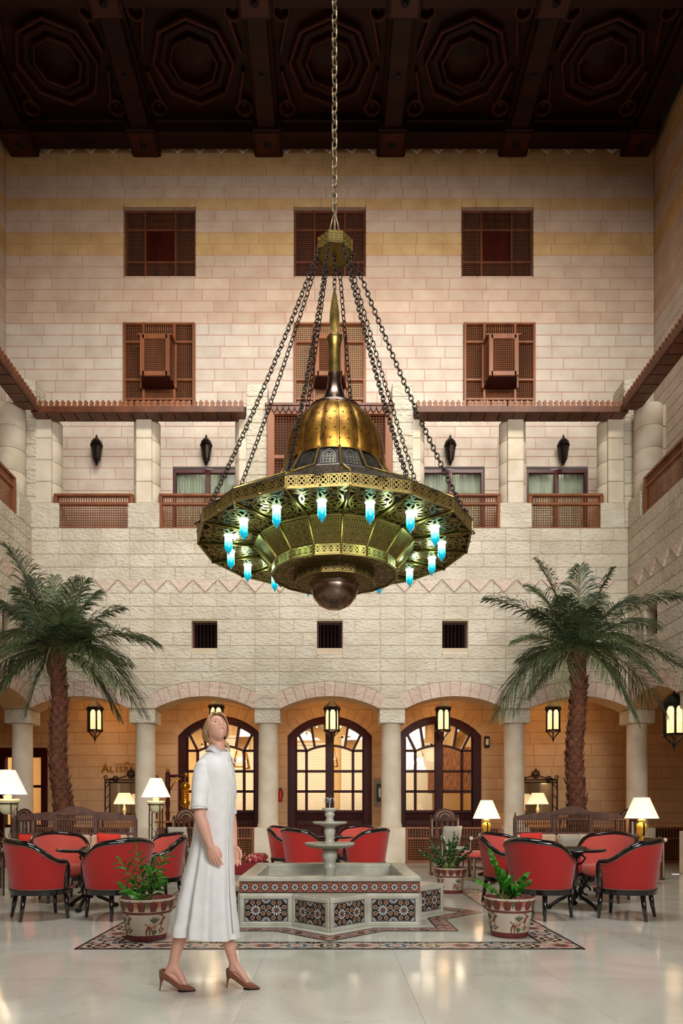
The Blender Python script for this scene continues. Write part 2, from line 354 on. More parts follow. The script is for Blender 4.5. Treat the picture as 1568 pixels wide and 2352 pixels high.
def course_wall(parent, origin, ang, u0, u1, z0, z1, matf, holes=(), under=None, seed=1, lo=.42, hi=.86, d=.02, gap=.012, cap=300, top_first=False, row=ROW, splits=()):
    """lay individual stones in courses: origin + u along the wall; ang = rotation about z; under(u) = curved lower boundary"""
    rg = random.Random(seed); jobs = []
    rows = []; z = z1
    while z > z0+.03: rows.append((max(z-row, z0), z)); z -= row
    for ri, (a, b) in enumerate(rows):
        cuts = sorted(set([u0, u1]+[c for h in holes if h[2] < b-.01 and h[3] > a+.01 for c in h[:2] if u0 < c < u1]+[c for c in splits if u0 < c < u1]))
        for s0, s1 in zip(cuts, cuts[1:]):
            mid = (s0+s1)/2; za, zb = a, b; dead = False; extra = None
            for h in holes:
                if h[0] <= mid <= h[1] and h[2] < b-.01 and h[3] > a+.01:
                    if h[2] <= a+.03 and h[3] >= b-.03: dead = True
                    elif h[2] > a+.03: zb = h[2]
                    elif h[3] < b-.03: za = h[3]
            if dead or zb-za < .03: continue
            u = s0; first = True
            while u < s1-1e-6:
                wd = round(rg.uniform(lo, hi)/.02)*.02
                if first: wd *= rg.choice((.5, .75, 1)); first = False
                if s1-(u+wd) < lo*.55: wd = s1-u
                jobs.append((u, min(u+wd, s1), za, zb, ri)); u += wd
    rot = Matrix.Rotation(ang, 4, 'Z'); O = Vector(origin)
    if top_first: pass
    else: jobs.sort(key=lambda j: j[2])
    rest = {}
    n = 0
    for (a, b, za, zb, ri) in jobs:
        mt = matf(ri, (za+zb)/2)
        w_, h_ = b-a-gap, zb-za-gap
        if under and za < max(under(a), under((a+b)/2), under(b))+.001:
            k = 7; us = [a+gap/2+(b-a-gap)*i/(k-1) for i in range(k)]
            zz = [max(za+gap/2, under(x)+gap) for x in us]
            if min(zb-gap/2-q for q in zz) < -.15 and max(zb-gap/2-q for q in zz) < .02: continue
            zz = [min(q, zb-gap/2-.002) for q in zz]
            if max(zb-gap/2-q for q in zz) < .03: continue
            mb = MB(); vs = []
            for y in (0, -d):
                vs += [(x-(a+b)/2, y, q-za) for x, q in zip(us, zz)]+[(x-(a+b)/2, y, zb-gap/2-za) for x in us]
            fs = []
            for i in range(k-1):
                fs += [(2*k+i, 2*k+i+1, 3*k+i+1, 3*k+i), (i, i+1, 2*k+i+1, 2*k+i), (k+i, k+i+1, 3*k+i+1, 3*k+i)]
            fs += [(0, k, 3*k, 2*k), (k-1, 2*k-1, 4*k-1, 3*k-1)]
            o = mb.add(vs, fs).build('stone', mt, parent)
            o.location = O+rot @ Vector(((a+b)/2, 0, za)); o.rotation_euler.z = ang; n += 1; continue
        me = stone_mesh(w_, h_, d, mt); loc = O+rot @ Vector(((a+b)/2, 0, za+gap/2))
        if n < cap:
            link('stone', me, parent, loc, (0, 0, ang)); n += 1
        else:
            q = rest.setdefault(mt.name, (MB(), mt)); q[0].add([v.co for v in me.vertices], [p.vertices[:] for p in me.polygons], 0, False, Matrix.Translation(loc) @ rot)
    for q, mt in rest.values(): q.build('stone_courses', mt, parent, recalc=False, kind='stuff')

def sheet(mb, u0, u1, z0, z1, holes, under=None, us=()):
    """front sheet at y=0 with holes; returns mb (u -> x, z)"""
    cu = sorted(set([u0, u1]+[c for h in holes for c in h[:2]]+list(us)))
    cu = [c for c in cu if u0-1e-6 <= c <= u1+1e-6]
    for a, b in zip(cu, cu[1:]):
        m_ = (a+b)/2; hs = sorted([h for h in holes if h[0] < m_ < h[1]], key=lambda h: h[2]); lo_a = under(a+1e-4) if under else z0; lo_b = under(b-1e-4) if under else z0
        for h in hs:
            mb.add([(a, 0, lo_a), (b, 0, lo_b), (b, 0, h[2]), (a, 0, h[2])], [(0, 1, 2, 3)]); lo_a = lo_b = h[3]
        mb.add([(a, 0, lo_a), (b, 0, lo_b), (b, 0, z1), (a, 0, z1)], [(0, 1, 2, 3)])
    return mb

# ------------------------------------------------------------------ floor
fl = MB().box(-9, 9, -7, 21, -.25, -.012).build('floor', M['floor_joint']); struct(fl, 'polished cream marble floor of the hall', 'floor')
T = 1.02
tile = MB().cbox(-T/2+.0006, T/2-.0006, -T/2+.0006, T/2-.0006, -.03, 0, .0005).build('floor_slab', M['floor'], fl)
tile.location = (0, 3.2, 0); first = True
for i in range(-8, 9):
    for j in range(-5, 14):
        if (i, j) == (0, 0): continue
        if j < -1 or abs(i) > 7: continue
        link('floor_slab', tile.data, fl, (i*T, 3.2+j*T, 0))
MB().box(-9, 9, -7, 3.2-1.5*T, -.03, 0).build('floor_slab', M['floor'], fl)

# ------------------------------------------------------------------ arcade facades (far side, left side, right side)
WIN = [(u-.26, u+.26, 4.41, 4.97) for u in (-5.12, -2.56, 0, 2.56, 5.12)]
def facade(name, label, origin, ang, u0, u1, su0, su1, wins, seed):
    arcs = []
    k = int(u0/PITCH)-1
    while (k-.5)*PITCH < u1+2:
        for i in range(13): arcs.append(k*PITCH-AH+2*AH*i/12)
        arcs.append(k*PITCH+PITCH/2); k += 1
    w_ = link(name, None, None); struct(w_, label, 'wall')
    w_.location = origin; w_.rotation_euler.z = ang
    mb = MB(); sheet(mb, u0, u1, ZCAP, ZBAL, wins, arch_in, arcs); n = len(mb.v)
    # soffit and back
    cu = sorted(c for c in set(arcs+[u0, u1]) if u0 <= c <= u1)
    for a, b in zip(cu, cu[1:]):
        za, zb = arch_in(a+1e-4), arch_in(b-1e-4)
        mb.add([(a, 0, za), (b, 0, zb), (b, .56, zb), (a, .56, za)], [(0, 1, 2, 3)], 1)
        mb.add([(a, .56, za), (b, .56, zb), (b, .56, 4.2), (a, .56, 4.2)], [(0, 1, 2, 3)], 1)
    for h in wins:          # window niches with a sloping sill
        a, b, z0, z1 = h; D = .26
        mb.add([(a, 0, z0-.12), (b, 0, z0-.12), (b, D, z0), (a, D, z0), (a, D, z1), (b, D, z1), (a, 0, z1), (b, 0, z1), (a, 0, z0), (b, 0, z0)],
               [(8, 9, 2, 3), (6, 7, 5, 4), (8, 3, 4, 6), (9, 2, 5, 7)])
    mb.add([(u0, 0, ZBAL), (u1, 0, ZBAL), (u1, .56, ZBAL), (u0, .56, ZBAL)], [(0, 1, 2, 3)])
    mb.build('backing', [M['joint_cream'], M['plaster']], w_)
    q = MB(); k = int(math.floor(su0/PITCH))-1; ha = math.asin(AH/AR)
    while k*PITCH < su1+PITCH:                         # pink mortar bed under the arch stones
        if u0-.2 < k*PITCH < u1+.2:
            an = [-ha+2*ha*i/16 for i in range(17)]; vs = [(k*PITCH+r*sin(a), -.014, AZ+r*cos(a)) for r in (AR, AE) for a in an]
            vs = [(min(max(x, u0), u1), y, z) for x, y, z in vs]
            q.add(vs, [(i, i+1, 18+i, 17+i) for i in range(16)])
        k += 1
    q.build('arch_mortar', M['joint_pink'], w_)
    # voussoirs
    mbv = None; NV = 11; ha = math.asin(AH/AR)
    k = int(math.floor(su0/PITCH))-1
    while k*PITCH < su1+PITCH:
        if su0-1.2 < k*PITCH < su1+1.2:
            for i in range(NV):
                if mbv is None:
                    a0, a1 = -ha/NV+.0035, ha/NV-.0035; vs = []
                    for y in (0, -.027):
                        for r in (AR+.001, AE):
                            vs += [(r*sin(a), y, r*cos(a)) for a in (a0, 0, a1)]
                    fs = [(6, 7, 10, 9), (7, 8, 11, 10), (0, 6, 9, 3), (2, 8, 11, 5), (0, 1, 7, 6), (1, 2, 8, 7), (3, 4, 10, 9), (4, 5, 11, 10)]
                    mbv = bpy.data.meshes.new('voussoir'); mbv.from_pydata(vs, [], fs); mbv.materials.append(M['voussoir'])
                if not (u0-.05 < k*PITCH+AR*sin(-ha+(2*i+1)*ha/NV) < u1+.05): continue
                link('voussoir', mbv, w_, (k*PITCH, 0, AZ), (0, -ha+(2*i+1)*ha/NV, 0))
        k += 1
    course_wall(w_, (0, 0, 0), 0, su0, su1, ZCAP, ZBAL, lambda r, z: M['cream'], [(h[0], h[1], h[2]-.1, h[3]) for h in wins], arch_out, seed, splits=[k_*PITCH+s_*1.03 for k_ in range(-6, 7) for s_ in (-1, 1)])
    # zigzag string course: proud triangles pointing down
    tm = bpy.data.meshes.new('zigzag_tooth'); zt, zb = ZBAL-4*ROW-.006, ZBAL-5*ROW+.004
    vs = [(-.245, -.02, zt), (.245, -.02, zt), (0, -.02, zb), (-.225, -.06, zt-.002), (.225, -.06, zt-.002), (0, -.06, zb+.022)]
    tm.from_pydata(vs, [], [(3, 5, 4), (0, 2, 5, 3), (2, 1, 4, 5), (1, 0, 3, 4)]); tm.materials.append(M['voussoir'])
    u = math.ceil((su0+.26)/.507)*.507
    while u < su1-.24:
        link('zigzag_tooth', tm, w_, (u, 0, 0)); u += .507
    return w_
fb = facade('wall_back', 'cream stone arcade wall with pink zigzag course on the far side', (0, YF+.02, 0), 0, -XS-.6, XS+.6, -XS, XS, WIN, 11)
# side facades: local u runs along the hall; u = 0 at an arch centre
y_arch = YC-PITCH/2
fr = facade('wall_right', 'cream stone arcade wall on the right side of the hall', (XS+.02, y_arch-2*PITCH, 0), -PI/2, -(YF+.3-(y_arch-2*PITCH)), 6, -(YF-(y_arch-2*PITCH)), -2.2, [(-2*PITCH-.26, -2*PITCH+.26, 4.41, 4.97)], 12)
fll = facade('wall_left', 'cream stone arcade wall on the left side of the hall', (-XS-.02, y_arch-2*PITCH, 0), PI/2, -6, YF+.3-(y_arch-2*PITCH), 2.2, YF-(y_arch-2*PITCH), [(2*PITCH-.26, 2*PITCH+.26, 4.41, 4.97)], 13)

# small barred windows in the facade
def barred(par_loc, ang, label):
    t = thing('barred_window', label, 'window', par_loc, ang, 'small barred windows above the arches')
    MB().box(-.27, .27, .02, .06, -.01, .57).build('dark_opening', M['black'], t)
    MB().add([(x, y, z) for x in (-.26, .26) for y, z in ((0, 0), (-.225, -.10), (-.225, -.13), (0, -.13))], [(0, 1, 5, 4), (1, 2, 6, 5), (0, 1, 2, 3), (4, 5, 6, 7)]).build('sill', M['cream_smooth'], t)
    mb = MB(); mb.box(-.26, .26, -.03, .02, 0, .035).box(-.26, .26, -.03, .02, .525, .56).box(-.26, -.225, -.03, .02, .035, .525).box(.225, .26, -.03, .02, .035, .525)
    mb.build('frame', M['wood_dark'], t)
    bar = MB().lathe([(.009, 0), (.009, .15), (.013, .17), (.009, .19), (.009, .30), (.013, .32), (.009, .34), (.009, .5)], 6).build('bar', M['wood_dark'], t)
    bar.location = (-.19, -.01, .03)
    for i in range(1, 6): link('bar', bar.data, t, (-.19+i*.076, -.01, .03))
    return t
for u, l in zip((-5.12, -2.56, 0, 2.56, 5.12), ('half hidden behind the left palm', 'left of the chandelier bowl', 'directly below the chandelier bowl', 'right of the chandelier bowl', 'behind the right palm crown')):
    barred((u, YF+.22, 4.41), 0, 'small square barred window in cream wall, '+l)
barred((XS+.26, y_arch, 4.41), -PI/2, 'small barred window in the right side wall beside palm')
barred((-XS-.26, y_arch, 4.41), PI/2, 'small barred window in the left side wall')

# ------------------------------------------------------------------ columns of the arcade
col0 = thing('arcade_column', '', 'column', (0, YC, 0), 0, 'round stone columns of the ground floor arcade')
MB().cbox(-.27, .27, -.27, .27, 0, .74, .012).build('plinth', M['cream_smooth'], col0)
MB().lathe([(.225, .742), (.225, .80), (.212, .83), (.208, 1.4), (.205, 2.2), (.2, ZCB-.03), (.215, ZCB-.01), (.215, ZCB)], 32).build('shaft', M['cream_smooth'], col0)
MB().cbox(-.262, .262, -.262, .262, ZCB+.004, ZCAP-.004, .01).build('capital', M['cream'], col0)
spots = [(-XC, YC, 'corner round column behind the left palm and lamp'), (-3.84, YC, 'round stone column behind the lamp, left of the woman'),
         (-1.28, YC, 'round stone column just left of the fountain spout'), (1.28, YC, 'round stone column just right of the fountain spout'),
         (3.84, YC, 'round stone column left of the right palm trunk'), (XC, YC, 'corner round column behind the white lamp at right')]
for i, (x, y, l) in enumerate(spots):
    if i == 0: col0.location = (x, y, 0); col0['label'] = l
    else: again(col0, l, (x, y, 0))
for s_, nm in ((-1, 'left'), (1, 'right')):
    for k in (1, 2): again(col0, 'round stone column of the %s side arcade, number %s from the far corner' % (nm, ('two', 'three')[k-1]), (s_*XC, YC-k*PITCH, 0))

# ------------------------------------------------------------------ ground-floor gallery: back wall with doors
DOORS = [(u-.985, u+.985, -.2, 3.3) for u in (-2.56, 0, 2.56)]
HD = [(-7.75, -6.6, -.2, 2.55)]
gw = link('wall_gallery', None, None, (0, YB, 0)); struct(gw, 'warm stone back wall of the ground floor gallery', 'wall')
DR, DZ = (0.985**2+.46**2)/(2*.46), 0
DZ = 3.29-DR
def door_top(u):
    for c in (-2.56, 0, 2.56):
        if abs(u-c) < .985: return DZ+sqrt(DR*DR-(u-c)**2)
    return 0
us = [c-.985+1.97*i/12 for c in (-2.56, 0, 2.56) for i in range(13)]
mb = MB(); sheet(mb, -8.3, 8.3, 0, 3.85, HD, lambda u: door_top(u), us)
for c in (-2.56, 0, 2.56):
    q = [c-.985+1.97*i/12 for i in range(13)]
    for a, b in zip(q, q[1:]): mb.add([(a, 0, door_top(a+1e-4)), (b, 0, door_top(b-1e-4)), (b, .25, door_top(b-1e-4)), (a, .25, door_top(a+1e-4))], [(0, 1, 2, 3)])
    for a in (c-.985, c+.985): mb.add([(a, 0, 0), (a, .25, 0), (a, .25, 2.83), (a, 0, 2.83)], [(0, 1, 2, 3)])
mb.build('backing', M['joint_warm'], gw)
def gal_under(u):
    for c in (-2.56, 0, 2.56):
        if abs(u-c) < .999: return DZ+sqrt(max(DR*DR-(u-c)**2, 0))+.26
    return -1
course_wall(gw, (0, 0, 0), 0, -8.3, 8.3, .5, .5+ROW*12, lambda r, z: M['warmstone'],
            [(c-1.0, c+1.0, -1, 2.84) for c in (-2.56, 0, 2.56)]+HD, gal_under, 21, .45, .9, d=.01, cap=300, splits=[c+s_*1.0 for c in (-2.56, 0, 2.56) for s_ in (-1, 1)])
# voussoirs over the doors
vm = None; NV = 12; ha = math.asin(.985/DR)
for c in (-2.56, 0, 2.56):
    for i in range(NV):
        if vm is None:
            vs = []
            for y in (0, -.014):
                for r in (DR+.001, DR+.25): vs += [(r*sin(a), y, r*cos(a)) for a in (-ha/NV+.003, 0, ha/NV-.003)]
            vm = bpy.data.meshes.new('voussoir'); vm.from_pydata(vs, [], [(6, 7, 10, 9), (7, 8, 11, 10), (0, 6, 9, 3), (2, 8, 11, 5), (0, 1, 7, 6), (1, 2, 8, 7), (3, 4, 10, 9), (4, 5, 11, 10)]); vm.materials.append(M['warmstone'])
        link('voussoir', vm, gw, (c, 0, DZ), (0, -ha+(2*i+1)*ha/NV, 0))
gc = MB()
gc.box(-8.3, 8.3, YF+.5, YB+.05, 3.80, 3.98)
for s_ in (-1, 1): gc.box(min(s_*(XS+.5), s_*8.3), max(s_*(XS+.5), s_*8.3), -6, YF+.5, 3.80, 3.98)
struct(gc.build('ceiling_gallery', M['plaster']), 'plain plastered ceiling of the ground floor gallery', 'ceiling')
for s_, nm in ((-1, 'left'), (1, 'right')):
    o = MB().box(8.3 if s_ > 0 else -8.5, 8.5 if s_ > 0 else -8.3, -6, YB+.1, 0, 3.85).build('wall_gallery_'+nm, M['warmstone'])
    struct(o, 'outer stone wall of the %s side gallery' % nm, 'wall')
# ------------------------------------------------------------------ salon behind the glazed doors
sal = MB()
sal.box(-8.4, 4.7, 20.2, 20.3, 0, 3.7).box(-8.5, -8.4, 16.6, 20.3, 0, 3.7).box(4.7, 4.8, 16.6, 20.3, 0, 3.7).box(-8.5, 4.8, 16.6, 20.3, 3.7, 3.8)
struct(sal.build('wall_salon', mat('salon_cream_wall', srgb(232, 200, 148), .85, col2=srgb(222, 186, 130), scale=1.5, world=True)), 'cream walls of the lit salon behind the glazed doors', 'wall')
blm = mat('white_blind', srgb(240, 232, 214), .7)
for bx, bw, l in ((-7.0, 1.5, 'white slatted blind seen through the far left doorway'), (-2.9, 1.5, 'white slatted blind behind the door left of the woman'), (-.62, 1.1, 'white slatted blind behind the left leaf of the middle door'), (.9, 1.1, 'white slatted blind behind the right leaf of the middle door'), (2.4, 1.0, 'white slatted blind behind the right glazed door')):
    t = thing('window_blind', l, 'blind', (bx, 20.1, .9), 0, 'slatted blinds inside the salon')
    sl = MB().box(-bw/2, bw/2, -.02, .012, 0, .065).build('slat', blm, t)
    for k in range(1, 30): link('slat', sl.data, t, (0, 0, k*.068))
    MB().box(-bw/2-.05, -bw/2, -.03, .05, -.05, 2.1).box(bw/2, bw/2+.05, -.03, .05, -.05, 2.1).box(-bw/2-.05, bw/2+.05, -.03, .05, 2.05, 2.12).build('frame', blm, t)
def pendant(x, y, l):
    t = thing('pendant_lantern', l, 'lamp', (x, y, 2.15), 0, 'pendant lanterns inside the salon')
    mb = MB()
    for a in range(4):
        p = [( .05*cos(a*PI/2+.78), .05*sin(a*PI/2+.78), .62), (.2*cos(a*PI/2+.78), .2*sin(a*PI/2+.78), 0), (.2*cos(a*PI/2+2.35), .2*sin(a*PI/2+2.35), 0)]
        mb.tube([p[0], p[1]], .018, 5).tube([p[1], p[2]], .018, 5)
    mb.tube([(0, 0, .62), (0, 0, 1.5)], .008, 5)
    mb.build('frame', M['gold'], t); MB().ball((0, 0, .18), .06, 10).build('bulb', M['bulb'], t)
pendant(.05, 17.6, 'triangular gold pendant lantern glowing behind the middle door')
pendant(-2.2, 17.8, 'gold pendant lantern glowing behind the door by the woman')
pendant(2.2, 18.2, 'gold pendant lantern glowing behind the right glazed door')
t = thing('buffet_counter', 'low wooden buffet counter inside the salon behind the doors', 'counter', (.6, 19.3, 0))
MB().box(-3.6, 3.4, -.3, .3, 0, .85).build('body', M['wood_lit'], t); MB().cbox(-3.65, 3.45, -.35, .35, .85, .9, .01).build('worktop', M['white_gloss'], t)
strip = mat('striped_hanging_textile', srgb(150, 96, 52), .9, col2=srgb(84, 50, 36), scale=9, stretch=(6, 6, .6), world=True, contrast=(.4, .6))
tag(MB().box(2.75, 4.0, 19.5, 19.54, 1.55, 2.7).build('wall_hanging', strip), 'brown streaked textile hanging behind the right glazed door', 'textile')

# ------------------------------------------------------------------ arched glazed double doors
def z_of(y): return 3.748-.0015595*y
def arch_pts(uc, r_top, w_, drop, n=14): pass
def make_door(n, c, label):
    t = link('door_%d' % n, None, None, (c, YB+.12, 0)); struct(t, label, 'door')
    W = .985
    def outer(u, off): return DZ+sqrt(max((DR-off)**2-u*u, 0))
    # arched frame
    q = [-W+2*W*i/16 for i in range(17)]; mb = MB(); iw = .80
    po = [(-W, 0)]+[(u, outer(u, 0)) for u in q]+[(W, 0)]
    pi_ = [(-iw, 0)]+[(u*iw/W, outer(u*iw/W, .17)) for u in q]+[(iw, 0)]
    k = len(po); vs = [(x, y, z) for y in (-.10, .06) for p in (po, pi_) for x, z in p]
    fs = []
    for i in range(k-1): fs += [(i, i+1, k+i+1, k+i), (2*k+i, 2*k+i+1, 3*k+i+1, 3*k+i), (i, i+1, 2*k+i+1, 2*k+i), (k+i, k+i+1, 3*k+i+1, 3*k+i)]
    mb.add(vs, fs).build('frame', M['wood_dark'], t)
    MB().cbox(-.1, .1, -.07, .04, 0, outer(0, .15), .015).build('centre_stile', M['wood_dark'], t)
    def bar(x0, x1, z0, z1): MB().cbox(min(x0, x1), max(x0, x1), -.05, .03, z0, z1, .012).build('glazing_bar', M['wood_dark'], t)
    ain = lambda u: 2.617-.117*(abs(u)/.515)**2*1.0
    for s_ in (-1, 1):
        bar(s_*.578, s_*.515, 1.089, 2.50)
        bar(s_*.80, s_*.765, 0, 2.9)
        for z0, z1 in ((1.50, 1.56), (1.975, 2.035)): bar(s_*.80, s_*.1, z0, z1)
        bar(s_*.80, s_*.54, 2.461, 2.516); bar(s_*.80, s_*.1, 1.02, 1.09)
        u = [.56-.46*i/6 for i in range(7)]
        MB().prism([(s_*x, ain(x)+.02) for x in u]+[(s_*x, ain(x)-.035) for x in reversed(u)], -.05, .03).build('glazing_bar', M['wood_dark'], t)
        for (xa, za), (xb, zb) in (((.355, 2.58), (.43, 3.06)), ((.55, 2.5), (.76, 2.93))):
            d_ = Vector((zb-za, 0, -(xb-xa))).normalized()*.028
            MB().prism([(s_*(xa-d_.x), za-d_.z), (s_*(xa+d_.x), za+d_.z), (s_*(xb+d_.x), zb+d_.z), (s_*(xb-d_.x), zb-d_.z)], -.05, .03).build('glazing_bar', M['wood_dark'], t)
        panes = [[(.578, a), (.765, a), (.765, b), (.578, b)] for a, b in ((1.09, 1.5), (1.56, 1.975), (2.035, 2.461))]
        panes += [[(.1, a), (.515, a), (.515, b), (.1, b)] for a, b in ((1.09, 1.5), (1.56, 1.975))]
        panes += [[(.1, 2.035), (.515, 2.035), (.515, ain(.515)), (.35, ain(.35)), (.1, ain(.1))]]
        panes += [[(.1, 2.62), (.35, 2.585), (.43, outer(.43, .16)), (.1, outer(.1, .16))], [(.36, 2.585), (.55, 2.5), (.76, 2.93), (.43, outer(.43, .16))], [(.56, 2.516), (.79, 2.516), (.79, 2.9)]]
        for p in panes: MB().prism([(s_*x, z) for x, z in p], -.008, -.003).build('pane', M['glass'], t)
        # spindle strip and solid lower panel
        MB().box(min(s_*.1, s_*.77), max(s_*.1, s_*.77), 0, .03, .86, 1.03).build('strip_back', M['wood_dark'], t)
        sp = MB().lathe([(.008, 0), (.014, .05), (.008, .085), (.014, .12), (.008, .17)], 6).build('spindle', M['wood_dark'], t); sp.location = (s_*.13, -.02, .86)
        for i in range(1, 16): link('spindle', sp.data, t, (s_*(.13+i*.04), -.02, .86))
        MB().cbox(min(s_*.1, s_*.80), max(s_*.1, s_*.80), -.03, .03, 0, .86, .01).build('lower_panel', M['wood_dark'], t)
        MB().cbox(min(s_*.17, s_*.72), max(s_*.17, s_*.72), -.05, 0, .12, .74, .02).build('raised_panel', M['wood_dark'], t)
    return t
make_door(1, -2.56, 'arched dark glazed double door behind the woman')
make_door(2, 0, 'arched dark glazed double door in the middle behind the fountain')
make_door(3, 2.56, 'arched dark glazed double door right of the fountain')
t = link('door_4', None, None, (-7.175, YB+.1, 0)); struct(t, 'dark framed glazed door at far left behind the corner column', 'door')
MB().box(-.575, -.42, -.1, .05, 0, 2.55).box(.42, .575, -.1, .05, 0, 2.55).box(-.42, .42, -.1, .05, 2.33, 2.55).build('frame', M['wood_dark'], t)
MB().box(-.42, .42, -.06, .03, 0, .75).build('lower_panel', M['wood_dark'], t); MB().box(-.42, .42, -.05, .03, 1.62, 1.68).build('glazing_bar', M['wood_dark'], t)
MB().box(-.03, .03, -.06, .03, .75, 2.33).build('glazing_bar', M['wood_dark'], t)
for a, b in ((.75, 1.62), (1.68, 2.33)):
    for x in (-.42, .03): MB().box(x, x+.39, -.01, -.004, a, b).build('pane', M['glass'], t)

# ------------------------------------------------------------------ upper walls in pink and honey courses
WU = [(x-.835, x+.835, 13.59, 15.19) for x in (-3.98, 0, 3.92)]
WL = [(x-.835, x+.835, 10.40, 12.46) for x in (-3.98, 0, 3.96)]
BD = [(-3.67, -2.05, 6.0, 9.12), (2.05, 3.62, 6.0, 9.12), (4.6, 6.04, 6.0, 9.12)]
ZT = 16.74
def up_mat(r, z):
    if z > 16.0: return M['yellow']
    if 15.45 < z < 16.0 and int((ZT-z)/ROW) % 2: return M['pink']
    if 15.2 < z < 15.5: return M['yellow']
    if 14.1 < z < 14.65: return M['yellow']
    if z > 12.6: return M['pink']
    return M['pinkpale']
uw = link('wall_upper_back', None, None, (0, YB, 0)); struct(uw, 'pink and honey coursed stone wall above the balcony', 'wall')
mb = MB(); sheet(mb, -XB, XB, ZBAL-.3, ZT, WU+WL+BD); mb.build('backing', M['joint_pink'], uw)
course_wall(uw, (0, 0, 0), 0, -XB, XB, 9.36, ZT, up_mat, WU+WL, None, 31, .5, .92, gap=.012, d=.01)
lw = link('wall_balcony_back', None, None, (0, YB, 0)); struct(lw, 'pale pink stone wall at the back of the balcony', 'wall')
course_wall(lw, (0, 0, 0), 0, -XB, XB, ZBAL, 9.36, up_mat, BD, None, 32, .5, .92, gap=.012, d=.01)
for s_, nm in ((1, 'right'), (-1, 'left')):
    sw = link('wall_upper_'+nm, None, None, (s_*XB, YB, 0), (0, 0, -s_*PI/2)); struct(sw, 'pink stone wall above the balcony on the %s side' % nm, 'wall')
    mb = MB(); sheet(mb, 0 if s_ > 0 else -21, 21 if s_ > 0 else 0, ZBAL-.3, ZT, []); mb.build('backing', M['joint_pink'], sw)
    course_wall(sw, (0, 0, 0), 0, .02 if s_ > 0 else -2.4, 2.4 if s_ > 0 else -.02, ZBAL, ZT, up_mat, [], None, 33+s_, .5, .92, gap=.012, d=.01)
bf = MB().box(-XB-.5, XB+.5, YF+.05, YB+.3, ZBAL-.22, ZBAL-.002)
for s_ in (-1, 1): bf.box(min(s_*(XS+.05), s_*(XB+.5)), max(s_*(XS+.05), s_*(XB+.5)), -5, YF+.05, ZBAL-.22, ZBAL-.002)
struct(bf.build('floor_balcony', M['cream_smooth']), 'stone floor slab of the balcony', 'floor')
tm = bpy.data.meshes.new('zigzag_tooth')
tm.from_pydata([(-.245, -.02, 0), (.245, -.02, 0), (0, -.02, -.2), (-.215, -.055, -.002), (.215, -.055, -.002), (0, -.055, -.172)], [], [(3, 5, 4), (0, 2, 5, 3), (2, 1, 4, 5), (1, 0, 3, 4)]); tm.materials.append(M['cream'])
for i in range(-14, 15): link('zigzag_tooth', tm, uw, (i*.507, 0, 16.62))

# ------------------------------------------------------------------ lattice work
def lattice(mb, u0, u1, z0, z1, y, step=.05, th=.014, bead=True, m=0):
    nu = max(1, round((u1-u0)/step)); nz = max(1, round((z1-z0)/step)); h = th/2
    for i in range(nu+1):
        x = u0+(u1-u0)*i/nu
        mb.add([(x-h, y, z0), (x, y-h, z0), (x+h, y, z0), (x-h, y, z1), (x, y-h, z1), (x+h, y, z1)], [(0, 1, 4, 3), (1, 2, 5, 4)], m)
    for j in range(nz+1):
        z = z0+(z1-z0)*j/nz
        mb.add([(u0, y, z-h), (u0, y-h, z), (u0, y, z+h), (u1, y, z-h), (u1, y-h, z), (u1, y, z+h)], [(0, 1, 4, 3), (1, 2, 5, 4)], m)
    if bead:
        r = step*.3
        for i in range(nu+1):
            for j in range(nz+1):
                x = u0+(u1-u0)*i/nu; z = z0+(z1-z0)*j/nz
                mb.add([(x-r, y, z), (x, y, z-r), (x+r, y, z), (x, y, z+r), (x, y-r, z)], [(0, 1, 4), (1, 2, 4), (2, 3, 4), (3, 0, 4)], m)
    return mb
def fbar(t, x0, x1, z0, z1, mt, y0=-.05, y1=.02, name='frame_bar'): return MB().cbox(x0, x1, y0, y1, z0, z1, .008).build(name, mt, t)

def mash_upper(x, label):
    t = thing('mashrabiya_window', label, 'window', (x, YB+.12, 13.59), 0, 'recessed lattice windows of the top row')
    W, Hh = .835, 1.60; wd = M['wood']
    for a_, b_ in ((-W-.03, -W), (W, W+.03)): MB().box(a_, b_, -.12, .08, -.03, Hh+.03).build('jamb', M['pink'], t)
    for a_, b_ in ((-.03, 0), (Hh, Hh+.03)): MB().box(-W, W, -.12, .08, a_, b_).build('jamb', M['pink'], t)
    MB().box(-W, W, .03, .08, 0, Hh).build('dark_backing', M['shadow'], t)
    for a, b in ((-W, -W+.05), (-.38, -.33), (.33, .38), (W-.05, W)): fbar(t, a, b, 0, Hh, wd)
    for a, b in ((0, .04), (.36, .41), (1.12, 1.17), (Hh-.05, Hh)): fbar(t, -W, W, a, b, wd, -.045)
    mb = MB()
    for a, b in ((-.785, -.38), (.38, .785)):
        for c, d in ((.04, .36), (.41, 1.12), (1.17, 1.55)): lattice(mb, a, b, c, d, -.005, .045)
    lattice(mb, -.33, .33, .04, .36, -.005, .045)
    mb.build('lattice', wd, t, recalc=False, kind='stuff')
    sp = MB().lathe([(.01, 0), (.018, .12), (.01, .2), (.018, .28), (.01, .38)], 6).build('spindle', wd, t); sp.location = (-.3, -.01, 1.17)
    for i in range(1, 15): link('spindle', sp.data, t, (-.3+i*.043, -.01, 1.17))
    MB().box(-.33, .33, .0, .03, .41, 1.12).build('shutter', M['wood_dark'], t)
    fbar(t, -.01, .01, .41, 1.12, M['wood_dark'], -.02, .0)
    return t
mash_upper(-3.98, 'dark recessed lattice window, leftmost of the top row')
mash_upper(0, 'dark recessed lattice window behind the chandelier hanging crown')
mash_upper(3.92, 'dark recessed lattice window, rightmost of the top row')

